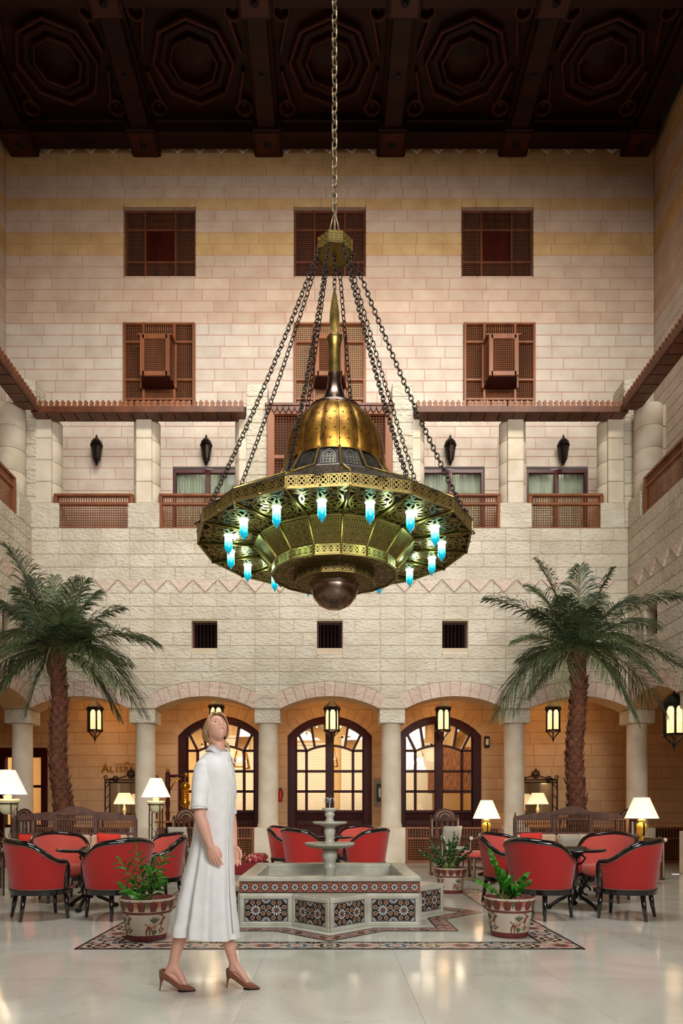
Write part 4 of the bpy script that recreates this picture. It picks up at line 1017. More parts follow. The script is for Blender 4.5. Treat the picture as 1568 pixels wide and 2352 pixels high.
# ------------------------------------------------------------------ arcade lanterns
def lantern(x, y, z, label, sc=1.0, rz=0.0, power=3, drop=None):
    t = thing('hanging_lantern', label, 'lantern', (x, y, z), rz, 'iron lanterns hanging in the arcade'); t.scale = (sc, sc, sc); I = M['iron']
    n = 6; rb, rt, h = .155, .155, .25
    MB().lathe([(.14, -.245), (.14, .2)], n, sm=False, cap=False).build('glass', M['lantern_glass'], t)
    q = MB()
    for k in range(n):
        a = 2*PI*k/n; q.tube([(.155*cos(a), .155*sin(a), -h), (.155*cos(a), .155*sin(a), h)], .019, 5)
        a2 = a+PI/n; m_ = .155*cos(PI/n)
        c = Vector((m_*cos(a2), m_*sin(a2), .13)); tv = Vector((-sin(a2), cos(a2), 0))
        q.ribbon([c+tv*(.07*cos(b))+Vector((0, 0, .09*sin(b))) for b in [PI*i/8 for i in range(9)]], .022, .012, 0, False, Vector((cos(a2), sin(a2), 0)))
    q.build('frame', I, t)
    MB().lathe([(.185, -.27), (.185, -.235), (.15, -.235), (.15, -.27)], n, sm=False, cap=False).build('bottom_ring', I, t)
    q = MB().lathe([(.19, .2), (.2, .225), (.19, .27), (.17, .28), (.08, .37), (.05, .4), (.012, .43)], n, sm=False)
    q.build('cap', I, t)
    q = MB()
    for k in range(n):
        a = 2*PI*k/n; q.tube([(.16*cos(a), .16*sin(a), -.26), (0, 0, -.44)], .012, 5)
    q.lathe([(.02, -.43), (.028, -.45), (.01, -.48), (.004, -.53)], 8); q.build('pendant', I, t)
    MB().tube([(0, 0, .42), (0, 0, (3.8-z)/sc if drop is None else drop)], .012, 6).build('hanging_rod', I, t)
    light('lantern_light', (0, 0, -.68), power, (1, .62, .3), t, .15)
    return t
YL = 15.55
for i, (px_, l) in enumerate(((218, 'glowing iron lantern beside the left palm trunk'), (497, 'iron lantern just above the head of the woman'), (762, 'glowing iron lantern before the middle glazed door'), (1017, 'glowing iron lantern before the right glazed door'), (1270, 'glowing iron lantern left of the right palm trunk'))):
    lantern((px_-CX)/F*YL, YL, 3.12 if i != 1 else 3.17, l, 1.0, R((0, 30, 8, 28, 10)[i]))
lantern(6.15, 12.45, 2.73, 'large round amber lantern at the right edge by the palm', 1.1, .2, 2.5, .95)

# ------------------------------------------------------------------ fountain
FX, FY = 0.0, 7.665; A_ = .876; AP = A_*(sqrt(2)-1)/1          # edge of a star face
E_ = A_-A_*(sqrt(2)-1)                                          # = 0.513
fo = thing('fountain', 'marble tiered fountain on an eight pointed star base with mosaic tile panels', 'fountain', (FX, FY, 0))
t2 = A_*(sqrt(2)-1)
star = []
for k in range(8):
    a = k*PI/4; star += [(A_*sqrt(2)*cos(a), A_*sqrt(2)*sin(a)), (A_*cos(a+PI/8)/cos(PI/8), A_*sin(a+PI/8)/cos(PI/8))]
wm_ = M['fountain']
q = MB(); n = 16
q.add([(x, y, 0) for x, y in star]+[(x, y, .30) for x, y in star], [(i, (i+1) % n, n+(i+1) % n, n+i) for i in range(n)]+[tuple(range(n, 2*n))])
q.build('star_base', wm_, fo)
# star panel: x along the face, y outward is -y, z up
W_ = E_; pan = MB()
pan.cbox(0, W_, -.018, 0, .0, .04, .006).cbox(0, W_, -.018, 0, .262, .305, .006).cbox(0, .045, -.018, 0, .04, .262, .006).cbox(W_-.045, W_, -.018, 0, .04, .262, .006)
tp = MB(); x0, x1, z0, z1 = .045, W_-.045, .04, .262; yb = -.006
def flat(mb, pts, y, m): mb.add([(x, y, z) for x, z in pts], [tuple(range(len(pts)))], m)
flat(tp, [(x0, z0), (x1, z0), (x1, z1), (x0, z1)], yb, 1)
flat(tp, [(x0+.007, z0+.007), (x1-.007, z0+.007), (x1-.007, z1-.007), (x0+.007, z1-.007)], yb-.0006, 0)
flat(tp, [(x0+.009, z0+.009), (x1-.009, z0+.009), (x1-.009, z1-.009), (x0+.009, z1-.009)], yb-.0012, 1)
def ngon(cx, cz, r, n, a0=0): return [(cx+r*cos(a0+2*PI*k/n), cz+r*sin(a0+2*PI*k/n)) for k in range(n)]
def inside(p): return x0+.01 <= p[0] <= x1-.01 and z0+.01 <= p[1] <= z1-.01
def clampp(pts): return [(min(max(x, x0+.01), x1-.01), min(max(z, z0+.01), z1-.01)) for x, z in pts]
def flower(cx, cz, r, n, m, w=.35):
    for k in range(n):
        a = 2*PI*k/n
        p = [(cx+r*.32*cos(a), cz+r*.32*sin(a)), (cx+r*.72*cos(a-w), cz+r*.72*sin(a-w)), (cx+r*cos(a), cz+r*sin(a)), (cx+r*.72*cos(a+w), cz+r*.72*sin(a+w))]
        if all(inside(v) for v in p): flat(tp, p, yb-.002, m)
        elif sum(inside(v) for v in p) >= 2: flat(tp, clampp(p), yb-.002, m)
cz = (z0+z1)/2; cxs = (x0+(x1-x0)*.26, x0+(x1-x0)*.74)
for cx in cxs:
    flower(cx, cz, .056, 12, 0, .2); flat(tp, ngon(cx, cz, .017, 8), yb-.0025, 2)
    for k in range(8):
        a = PI/8+k*PI/4; p = (cx+.079*cos(a), cz+.079*sin(a))
        if inside(p):
            flat(tp, clampp(ngon(*p, .021, 8, PI/8)), yb-.0018, 4); flat(tp, clampp(ngon(*p, .0165, 8, PI/8)), yb-.0024, 2); flat(tp, ngon(*p, .007, 6), yb-.003, 3)
for cx, czz in ((x0, z0), (x1, z0), (x0, z1), (x1, z1), ((x0+x1)/2, z0), ((x0+x1)/2, z1)): flower(cx, czz, .052, 16, 0, .13)
flat(tp, ngon((x0+x1)/2, cz, .014, 8), yb-.0022, 4); flat(tp, ngon((x0+x1)/2, cz, .009, 8), yb-.0026, 5)
mats_t = [M['t_white'], M['t_black'], M['t_brown'], M['t_terra'], M['t_cream'], M['t_blue']]
p_fr = p_ti = None
for i in range(n):
    (ax, ay), (bx, by) = star[i], star[(i+1) % n]; ang = math.atan2(by-ay, bx-ax)
    if p_fr is None: p_fr = pan.build('panel_frame', wm_, fo); p_ti = tp.build('mosaic_panel', mats_t, fo, recalc=False); a_, b_ = p_fr, p_ti
    else: a_, b_ = link('panel_frame', p_fr.data, fo), link('mosaic_panel', p_ti.data, fo)
    for o in (a_, b_): o.location = (ax, ay, 0); o.rotation_euler.z = ang
q = MB()
for k in range(8):                                    # marble coping on the star points
    a = k*PI/4+(PI/4 if False else 0)
q.add([(x*1.012, y*1.012, .305) for x, y in star]+[(x*1.012, y*1.012, .318) for x, y in star], [(i, (i+1) % n, n+(i+1) % n, n+i) for i in range(n)]+[tuple(range(n, 2*n))]).build('coping', wm_, fo)
# square upper basin with rosette tile band
B_ = .885
q = MB()
for z_, w0, w1 in ((.318, B_-.02, B_-.2), (.43, B_-.02, B_-.2)): pass
ro, ri = B_-.012, B_-.15
def sq(r, z): return [(-r, -r, z), (r, -r, z), (r, r, z), (-r, r, z)]
vs = sq(ro, .318)+sq(ro, .432)+sq(ri, .432)+sq(ri, .20)
q.add(vs, [(4*i+k, 4*i+(k+1) % 4, 4*i+4+(k+1) % 4, 4*i+4+k) for i in range(3) for k in range(4)]+[(12, 13, 14, 15)]).build('basin', wm_, fo)
q = MB()
vs = sq(B_, .432)+sq(B_+.004, .44)+sq(B_+.004, .468)+sq(B_-.006, .476)+sq(ri+.01, .476)+sq(ri, .468)+sq(ri, .43)
q.add(vs, [(4*i+k, 4*i+(k+1) % 4, 4*i+4+(k+1) % 4, 4*i+4+k) for i in range(6) for k in range(4)]).build('basin_rim', wm_, fo)
MB().add(sq(ri, .33), [(0, 1, 2, 3)]).build('water', mat('fountain_water', (.75, .8, .76), .03, trans=.85), fo)
NT = 18; tw = 2*ro/NT; tl = MB(); yb = -.008
tl.box(-tw/2, tw/2, yb, 0, .320, .430, 3)
zc = .375; 
flat(tl, [(-tw/2, .320), (tw/2, .320), (tw/2, .327), (-tw/2, .327)], yb-.0006, 1); flat(tl, [(-tw/2, .423), (tw/2, .423), (tw/2, .430), (-tw/2, .430)], yb-.0006, 1)
st8 = [((.046 if k % 2 == 0 else .036)*cos(k*PI/8+PI/8), zc+(.046 if k % 2 == 0 else .036)*sin(k*PI/8+PI/8)) for k in range(16)]
flat(tl, [(x*.98, z) for x, z in st8], yb-.0010, 1)
flat(tl, [(x*.86, zc+(z-zc)*.86) for x, z in st8], yb-.0014, 2)
for k in range(8):
    a = k*PI/4
    flat(tl, [(.012*cos(a), zc+.012*sin(a)), (.027*cos(a-.32), zc+.027*sin(a-.32)), (.034*cos(a), zc+.034*sin(a)), (.027*cos(a+.32), zc+.027*sin(a+.32))], yb-.002, 0)
flat(tl, ngon(0, zc, .016, 8, PI/8), yb-.0024, 5)
t0 = None
for s_ in range(4):
    for i in range(NT):
        x = -ro+tw*(i+.5); ang = s_*PI/2; loc = Matrix.Rotation(ang, 3, 'Z') @ Vector((x, -ro, 0))
        if t0 is None: t0 = tl.build('rosette_tile', mats_t, fo, recalc=False); o = t0
        else: o = link('rosette_tile', t0.data, fo)
        o.location = loc; o.rotation_euler.z = ang
# tiers
MB().lathe([(.06, .2), (.06, .48), (.075, .50), (.055, .52), (.06, .56), (.082, .60), (.086, .64), (.075, .675), (.09, .69), (.06, .70)], 24).build('lower_pedestal', wm_, fo)
MB().lathe([(.06, .695), (.12, .70), (.22, .715), (.265, .735), (.278, .752), (.272, .765), (.25, .762), (.2, .745), (.05, .735)], 36).build('large_bowl', wm_, fo)
MB().lathe([(.05, .74), (.062, .76), (.05, .79), (.048, .82), (.058, .86), (.062, .90), (.05, .93), (.07, .94), (.05, .945)], 24).build('middle_pedestal', wm_, fo)
MB().lathe([(.05, .94), (.08, .945), (.11, .96), (.165, .968), (.185, .978), (.192, .99), (.184, .998), (.16, .985), (.04, .975)], 32).build('small_bowl', wm_, fo)
MB().lathe([(.04, .98), (.055, 1.0), (.042, 1.02), (.038, 1.04), (.052, 1.06), (.055, 1.085), (.04, 1.10), (.06, 1.11), (.08, 1.125), (.086, 1.14), (.078, 1.148), (.05, 1.135), (.0001, 1.13)], 24).build('top_cup', wm_, fo)
wt = mat('spraying_water', (.9, .93, .95), .05, trans=.6); q = MB().tube([(0, 0, 1.13), (0, 0, 1.25)], [.006, .003], 6)
rg = random.Random(5)
for k in range(9):
    a = k*2*PI/9; r = rg.uniform(.03, .06); q.tube([(0, 0, 1.22), (r*.5*cos(a), r*.5*sin(a), 1.26), (r*cos(a), r*sin(a), 1.25), (r*1.2*cos(a), r*1.2*sin(a), 1.2)], [.002, .003, .0035, .002], 5)
q.build('water_jet', wt, fo)

# ------------------------------------------------------------------ mosaic inlay in the floor
def unit(mb, fm, flavour, z):
    def fl_(pts, m, dz): mb.add([(*fm(u, v), z+dz) for u, v in pts], [tuple(range(len(pts)))], m)
    fl_([(0, 0), (1, 0), (1, 1), (0, 1)], 0, 0)
    s8 = [(.5+(.42 if k % 2 == 0 else .30)*cos(k*PI/8), .5+(.42 if k % 2 == 0 else .30)*sin(k*PI/8)) for k in range(16)]
    fl_(s8, (1, 5, 3)[flavour % 3], .0004)
    fl_([(.5+(x-.5)*.62, .5+(y-.5)*.62) for x, y in s8], (4, 0, 2)[flavour % 3], .0008)
    fl_(ngon(.5, .5, .13, 8), (1, 3, 5)[flavour % 3], .0012)
    for i, (cx, cy) in enumerate(((0, 0), (1, 0), (1, 1), (0, 1))):
        sx, sy = (1 if cx == 0 else -1), (1 if cy == 0 else -1)
        fl_([(cx, cy), (cx+sx*.26, cy), (cx+sx*.18, cy+sy*.18), (cx, cy+sy*.26)], (2, 3, 5, 1)[(i+flavour) % 4], .0004)
        fl_([(cx+sx*.03, cy+sy*.03), (cx+sx*.15, cy+sy*.03), (cx+sx*.03, cy+sy*.15)], 0, .0008)
    for (ax, ay) in ((.5, .0), (.5, 1.), (0, .5), (1, .5)):
        dx, dy = .5-ax, .5-ay; px_, py_ = -dy, dx
        fl_([(ax+px_*.18, ay+py_*.18), (ax+dx*.28, ay+dy*.28), (ax-px_*.18, ay-py_*.18)], 1 if flavour % 2 else 3, .0004)
M['t_mos'] = mat('mosaic_grey_cream', srgb(196, 184, 168), .3)
mos_m = [M['t_mos'], M['t_black'], M['t_brown'], M['t_rose'], M['t_cream'], M['t_blue']]
ru = thing('floor_mosaic_border', 'square mosaic border inlaid in the marble floor around the fountain', 'mosaic', (0, 7.72, 0))
RO, RW = 2.06, .275; NU = 15; uw_ = 2*RO/NU
um = []
for fl_i in range(3):
    q = MB(); q.box(-uw_/2, uw_/2, -uw_/2, uw_/2, .0003, .002, 0); unit(q, lambda u, v: (-uw_/2+uw_*u, -uw_/2+uw_*v), fl_i, .0024); um.append(q)
objs = [None]*3; rg = random.Random(9); cnt = 0
for i in range(NU):
    for j in range(NU):
        if i in (0, NU-1) or j in (0, NU-1):
            k = cnt % 3; cnt += 1; loc = (-RO+uw_*(i+.5), -RO+uw_*(j+.5), 0)
            if objs[k] is None: objs[k] = um[k].build('mosaic_tile', mos_m, ru, recalc=False); objs[k].location = loc
            else: link('mosaic_tile', objs[k].data, ru, loc)
for r in (RO, RO-uw_):
    q = MB(); e = .012; dz = .006
    for a in range(4): q.box(-r-e, r+e, -r-e, -r+e*.6, .0003, dz, 0, Matrix.Rotation(a*PI/2, 4, 'Z'))
    q.build('edge_line', M['t_black'], ru)
ss = thing('floor_mosaic_star', 'star shaped mosaic band inlaid in the floor around the fountain base', 'mosaic', (0, FY, 0))
def starpts(h):
    p = []
    for k in range(8):
        a = k*PI/4; p += [(h*sqrt(2)*cos(a), h*sqrt(2)*sin(a)), (h*cos(a+PI/8)/cos(PI/8), h*sin(a+PI/8)/cos(PI/8))]
    return p
si, so = starpts(1.02), starpts(1.19)
dark_m = [M['t_rose'], M['t_black'], M['t_brown'], M['t_brown'], M['t_terra'], M['t_blue']]
q0 = None
for i in range(16):
    a, b, c, d = Vector(si[i]), Vector(si[(i+1) % 16]), Vector(so[(i+1) % 16]), Vector(so[i]); K = 4
    q = MB()
    for k in range(K):
        fm = lambda u, v, k=k: tuple((a+(b-a)*((k+u)/K))*(1-v)+(d+(c-d)*((k+u)/K))*v)
        unit(q, fm, k+i, .0028)
    for p0, p1 in ((a, b), (d, c)):
        e = (p1-p0).normalized(); nn = Vector((-e.y, e.x))*.008
        q.add([(*(p0+nn), .0045), (*(p0-nn), .0045), (*(p1-nn), .0045), (*(p1+nn), .0045)], [(0, 1, 2, 3)], 1)
    q.build('mosaic_strip', dark_m, ss, recalc=False)
# ------------------------------------------------------------------ red tub chairs
def sstep(x, a, b):
    t_ = min(max((x-a)/(b-a), 0), 1); return t_*t_*(3-2*t_)
def tub_chair():
    t = thing('tub_chair', '', 'chair', (0, 0, 0), 0, 'red tub chairs with black lacquered frames')
    PM = R(122); K = 36
    def hgt(p): a = abs(p)/PM; return .82-.03*sstep(a, 0, .42)-.20*sstep(a, .36, .92)
    def rad(z): return .272+(z-.3)/.5*.07
    def pt(p, z, off=0.0):
        r = rad(z)-off; return Vector((r*1.03*sin(p), -r*.98*cos(p), z))
    vs = []; fs = []; NZ = 7
    for off in (0, .05):
        for i in range(K+1):
            p = -PM+2*PM*i/K
            for j in range(NZ):
                z = .30+(hgt(p)-.012-.30)*j/(NZ-1); vs.append(pt(p, z, off*(1 if j < NZ-1 else .8)))
    n = (K+1)*NZ; q = MB()
    q.add(vs, [(i*NZ+j, (i+1)*NZ+j, (i+1)*NZ+j+1, i*NZ+j+1) for i in range(K) for j in range(NZ-1)], 0, True)
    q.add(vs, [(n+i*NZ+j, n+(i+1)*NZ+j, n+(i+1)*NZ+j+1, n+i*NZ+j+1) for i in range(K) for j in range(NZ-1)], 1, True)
    q.add(vs, [(i*NZ+NZ-1, (i+1)*NZ+NZ-1, n+(i+1)*NZ+NZ-1, n+i*NZ+NZ-1) for i in range(K)], 0)
    for i in (0, K): q.add(vs, [(i*NZ+j, i*NZ+j+1, n+i*NZ+j+1, n+i*NZ+j) for j in range(NZ-1)], 0)
    q.build('shell', [M['red'], M['coral']], t, recalc=False)  # coral inner face: lit look of the red fabric put into its colour
    rim = [pt(-PM+2*PM*i/K, hgt(-PM+2*PM*i/K), .022) for i in range(K+1)]
    e0, e1 = pt(-PM, .60, .02), pt(PM, .60, .02)
    a0 = [Vector((e0.x, e0.y+.012, .33)), Vector((e0.x, e0.y+.016, .5)), Vector((e0.x, e0.y+.014, rim[0].z-.03))]
    a1 = [Vector((-v.x, v.y, v.z)) for v in a0]
    MB().tube(a0+rim+list(reversed(a1)), [(.016, .03)]*3+[(.02, .034)]*len(rim)+[(.016, .03)]*3, 8).build('rim_rail', M['lacquer'], t)
    MB().tube([pt(-PM+2*PM*i/K, .318, -.004) for i in range(K+1)], .006, 5).tube([pt(-PM+2*PM*i/K, hgt(-PM+2*PM*i/K)-.022, -.004) for i in range(K+1)], .004, 5).build('piping', M['piping'], t)
    q = MB(); vs = []
    for sc, z in ((.9, .262), (1.03, .262), (1.04, .31), (.9, .31)): vs += [(.278*1.03*sc*cos(a), .272*sc*sin(a), z) for a in [2*PI*i/32 for i in range(32)]]
    q.add(vs, [(j*32+i, j*32+(i+1) % 32, ((j+1) % 4)*32+(i+1) % 32, ((j+1) % 4)*32+i) for j in range(4) for i in range(32)], 0, False).build('seat_frame', M['lacquer'], t)
    q = MB(); vs = []
    for sc, z in ((.0001, .30), (.88, .30), (.93, .34), (.93, .40), (.86, .435), (.5, .45), (.0001, .455)): vs += [(.262*sc*cos(a), .262*sc*sin(a)+.02, z) for a in [2*PI*i/28 for i in range(28)]]
    q.add(vs, [(j*28+i, j*28+(i+1) % 28, (j+1)*28+(i+1) % 28, (j+1)*28+i) for j in range(6) for i in range(28)], 0, True).build('seat_cushion', M['coral'], t)
    for x, y, dx, dy in ((-.2, .17, -.01, .015), (.2, .17, .01, .015), (-.16, -.19, -.02, -.035), (.16, -.19, .02, -.035)):
        MB().tube([(x, y, .275), (x+dx*.4, y+dy*.4, .14), (x+dx, y+dy, 0)], [.024, .021, .015], 8).build('leg', M['lacquer'], t)
    return t
chairs = [(-3.02, 7.30, -2.36, 7.78, 'red tub chair at the front left of the left table, nearest the left edge'),
          (-2.24, 7.33, -2.80, 7.86, 'red tub chair behind the front left potted plant'),
          (-3.32, 8.65, -2.75, 7.95, 'red tub chair on the far side of the left table, facing the camera'),
          (-2.12, 8.50, -2.75, 7.95, 'red tub chair at the back right of the left table, beside the woman'),
          (2.22, 7.33, 2.80, 7.84, 'red tub chair behind the front right potted plant'),
          (3.10, 7.32, 2.44, 7.80, 'red tub chair nearest the right edge of the picture'),
          (3.42, 8.65, 2.78, 7.95, 'red tub chair on the far side of the right table, facing the camera'),
          (2.20, 8.55, 2.78, 7.95, 'red tub chair at the back left of the right table'),
          (-.38, 10.75, .2, 11.25, 'red tub chair directly behind the fountain, left of its stem'),
          (.55, 10.75, -.05, 11.2, 'red tub chair directly behind the fountain, right of its stem'),
          (-.68, 11.75, 0, 11.35, 'red tub chair peeking out leftmost behind the fountain'),
          (.42, 11.95, 0.05, 11.35, 'red tub chair facing the camera farthest behind the fountain')]
c0 = tub_chair(); c0.scale = (1.11, 1.11, 1)
for i, (x, y, tx, ty, l) in enumerate(chairs):
    rz = math.atan2(ty-y, tx-x)-PI/2
    if i == 0: c0.location = (x, y, 0); c0.rotation_euler.z = rz; c0['label'] = l
    else: again(c0, l, (x, y, 0), rz)

# cafe tables with scrolled iron bases
def table():
    t = thing('cafe_table', '', 'table', (0, 0, 0), 0, 'low round tables with scrolled iron bases')
    MB().lathe([(.0001, .665), (.335, .665), (.345, .672), (.345, .684), (.335, .69), (.0001, .69)], 40, sm=False).build('tabletop', M['greentop'], t)
    MB().lathe([(.349, .655), (.352, .66), (.352, .682), (.347, .683), (.347, .655)], 40, cap=False).build('edge_band', M['lacquer'], t)
    MB().lathe([(.05, .12), (.06, .16), (.03, .22), (.045, .30), (.03, .38), (.028, .5), (.05, .56), (.12, .64), (.12, .66)], 14).build('column', M['iron'], t)
    for k in range(3):
        a = k*2*PI/3+.5; q = MB(); pts = []
        for r, z in ((.03, .36), (.10, .40), (.16, .34), (.13, .26), (.08, .22), (.10, .14), (.18, .10), (.26, .05), (.30, .022)): pts.append((r*cos(a), r*sin(a), z))
        rr0 = [.016, .018, .02, .02, .018, .02, .022, .02, .026]; fp, fr0 = [], []
        for i_ in range(8):
            a_, b_, c_, d_ = [Vector(pts[min(max(i_+o_, 0), 8)]) for o_ in (-1, 0, 1, 2)]
            for u_ in (0, .25, .5, .75): fp.append(.5*((2*b_)+(c_-a_)*u_+(2*a_-5*b_+4*c_-d_)*u_*u_+(3*b_-a_-3*c_+d_)*u_**3)); fr0.append(rr0[i_]*(1-u_)+rr0[i_+1]*u_)
        q.tube(fp, fr0, 7)
        q.tube([((.16+.05*cos(b))*cos(a), (.16+.05*cos(b))*sin(a), .22+.05*sin(b)) for b in [PI*1.6*i/9 for i in range(10)]], .012, 5)
        q.ball((.30*cos(a), .30*sin(a), .026), (.04, .04, .026), 8)
        q.tube([(.03*cos(a), .03*sin(a), .5), (.1*cos(a), .1*sin(a), .52), (.15*cos(a), .15*sin(a), .58), (.1*cos(a), .1*sin(a), .62)], .011, 5)
        q.build('scroll_leg', M['iron'], t)
    return t
t0_ = table(); t0_.location = (-2.75, 7.95, 0); t0_['label'] = 'low round green topped table between the left group of red chairs'
again(t0_, 'low round green topped table between the right group of red chairs', (2.78, 7.95, 0), .7)
again(t0_, 'low round table behind the fountain among red chairs', (.03, 11.35, 0), .3)

# ------------------------------------------------------------------ painted plant pots
def pot_r(z): return .166+.042*z/.25 if z < .245 else .212+.022*(z-.245)/.115
def deer_shapes():
    body = [(-.045, .105), (-.04, .125), (-.02, .132), (.015, .128), (.03, .135), (.042, .158), (.05, .172), (.066, .170), (.068, .162), (.054, .150), (.046, .125), (.044, .105), (.03, .098), (-.02, .098)]
    legs = [[(-.045, .112), (-.034, .102), (-.044, .085), (-.042, .066), (-.05, .066), (-.053, .088)], [(-.03, .10), (-.018, .10), (-.026, .085), (-.022, .066), (-.03, .066), (-.034, .086)],
            [(.026, .10), (.036, .10), (.04, .084), (.052, .090), (.055, .084), (.038, .074)], [(.036, .106), (.046, .108), (.056, .096), (.068, .104), (.07, .098), (.057, .086)]]
    tail = [[(-.044, .122), (-.056, .132), (-.054, .138), (-.042, .128)]]
    horn = [[(.05, .170), (.036, .178), (.022, .180), (.024, .185), (.042, .184), (.054, .174)]]
    plant = []
    for a in (-.7, -.35, 0, .35, .7): plant.append([(-.002, .132), (sin(a)*.03-.006, .132+.025*cos(a)), (sin(a)*.045, .132+.045*cos(a)), (sin(a)*.03+.006, .134+.025*cos(a))])
    plant.append([(-.004, .06), (-.022, .09), (-.002, .10), (.018, .09)])
    return [(body, 0), *[(l, 0) for l in legs+tail+horn], *[(p, 1) for p in plant], ([(-.02, .106), (-.016, .122), (.006, .124), (.012, .106)], 2)]
def clip_fan(mb, pts, s0, M_i, off):
    def surf(s_, z): r = pot_r(z)+off; a = s0+s_/.19; return (r*cos(a), r*sin(a), z)
    n = len(pts); c = (sum(p[0] for p in pts)/n, sum(p[1] for p in pts)/n)
    mb.add([surf(*p) for p in pts]+[surf(*c)], [tuple(range(n))] if n <= 4 else [tuple(range(n))], M_i)
def pot(loc, label, rz=0.0, sc=1.0):
    t = thing('plant_pot', label, 'pot', loc, rz, 'cream clay pots painted with deer'); t.scale = (sc, sc, sc)
    MB().lathe([(.0001, 0), (.16, 0), (.166, .006), (pot_r(.052), .052)], 44).build('foot_band', M['terracotta'], t)
    MB().lathe([(pot_r(.052), .052), (pot_r(.12), .12), (pot_r(.235), .235)], 44, cap=False).build('body', M['potcream'], t)
    MB().lathe([(pot_r(.235), .235), (.215, .24), (.217, .252), (.212, .256)], 44, cap=False).build('neck_band', M['terracotta'], t)
    MB().lathe([(.213, .256), (.234, .352), (.236, .36), (.228, .366)], 44, cap=False).build('rim', M['potcream'], t)
    MB().lathe([(.230, .366), (.212, .362), (.205, .31), (.0001, .305)], 44, cap=False).build('inside', M['terracotta'], t)
    MB().lathe([(.0001, .322), (.2, .315), (.204, .31)], 30, cap=False).build('soil', M['soil'], t)
    q = MB()
    for k in range(4):
        for pts, m_ in deer_shapes(): clip_fan(q, [(x*1.5, .138+(z-.122)*1.5) for x, z in pts], k*2*PI/4-PI/2+.1, m_, .0018+.0008*m_)
    q.build('painted_deer', [M['deer'], M['deergreen'], M['ochre']], t, recalc=False)
    q = MB()
    for k in range(14):
        a0 = k*2*PI/14; s_ = .19*2*PI/14/2
        for pts, m_ in (([(-s_, .268), (-s_*.5, .268), (-s_*.05, .345), (-s_, .345)], 0), ([(s_, .268), (s_*.5, .268), (s_*.05, .345), (s_, .345)], 0),
                        ([(-s_*.45, .345), (0, .275), (s_*.45, .345), (s_*.2, .33), (0, .348), (-s_*.2, .33)], 2 if k % 2 else 1),
                        ([(-s_, .262), (s_, .262), (s_, .267), (-s_, .267)], 0), ([(-s_, .349), (s_, .349), (s_, .356), (-s_, .356)], 0)):
            clip_fan(q, pts, a0, m_, .003)
    q.build('painted_lotus_frieze', [M['terracotta'], M['deergreen'], M['ochre']], t, recalc=False)
    return t
pot((-1.605, 6.12, 0), 'painted clay pot with deer at the front left of the fountain', .5)
pot((1.615, 6.27, 0), 'painted clay pot with deer at the front right of the fountain', .12, .96)
pot((1.635, 9.42, 0), 'painted clay pot with deer behind the fountain at right', .3, .94)

def leafmesh(name, L, W, mt):
    q = MB(); ts = [0, .15, .35, .6, .82, 1]; ws = [.1, .7, 1, .85, .45, 0]; vs = []
    for a, b in zip(ts, ws): vs += [(-W*b/2, L*a, .01*sin(a*3)+.25*W*b*.5), (0, L*a, .01*sin(a*3)-L*.12*a*a), (W*b/2, L*a, .01*sin(a*3)+.25*W*b*.5)]
    fs = []
    for i in range(5): fs += [(3*i, 3*i+1, 3*i+4, 3*i+3), (3*i+1, 3*i+2, 3*i+5, 3*i+4)]
    me = bpy.data.meshes.new(name); me.from_pydata(vs, [], fs); me.materials.append(mt)
    for p in me.polygons: p.use_smooth = True
    return me
def zz_plant(loc, label, stems, mt, seed, leafL=.085, leafW=.036):
    t = thing('potted_plant', label, 'plant', loc, 0, 'leafy plants in the painted pots'); rg = random.Random(seed)
    me = leafmesh('leaf', leafL, leafW, mt); sm_ = mat('stem_green', srgb(110, 130, 60), .5) if 'stem_green' not in bpy.data.materials else bpy.data.materials['stem_green']
    for (dx, dy, h, nl) in stems:
        pts = [Vector((dx*.15+dx*(k/6)**1.4, dy*.15+dy*(k/6)**1.4, h*(k/6))) for k in range(7)]
        st = MB().tube(pts, [.009-.001*k for k in range(7)], 6).build('stem', sm_, t)
        for i in range(nl):
            f = .22+.78*i/(nl-1); x = f*6; k = min(int(x), 5); p = pts[k]+(pts[k+1]-pts[k])*(x-k); tan = (pts[k+1]-pts[k]).normalized()
            side = rg.choice((0, PI)) if False else (0 if i % 2 else PI); az = side+rg.uniform(-.5, .5)+seed
            out = Vector((cos(az), sin(az), 0)); out = (out-tan*out.dot(tan)).normalized(); d = (out*cos(.7)+tan*sin(.7)).normalized()
            if i == nl-1: d = tan
            up = tan-d*tan.dot(d); up = up.normalized() if up.length > .05 else out; xa = d.cross(up)
            mx = Matrix((xa, d, up)).transposed().to_4x4(); mx.translation = p
            lf = link('leaf', me, st); s_ = rg.uniform(.75, 1.15)*(1 if f < .85 else .8); lf.matrix_local = mx @ Matrix.Scale(s_, 4)
    return t
zz_plant((-1.60, 6.12, .315), 'glossy bright green plant in the front left painted pot', [(-.20, -.02, .36, 13), (-.10, .05, .44, 13), (.16, .0, .46, 14), (.05, -.06, .30, 11), (.13, -.08, .24, 10), (-.06, -.14, .10, 8), (.02, .08, .34, 11), (-.16, -.10, .16, 9)], M['leaf'], 3, .11, .062)
zz_plant((1.60, 6.27, .31), 'sparse bright green plant in the front right painted pot', [(-.12, .0, .40, 14), (-.04, -.03, .22, 9), (.12, -.02, .20, 8), (.02, .05, .16, 8), (-.22, -.02, .17, 7), (.16, .03, .15, 8), (.05, -.08, .12, 7)], M['leaf'], 8, .105, .06)
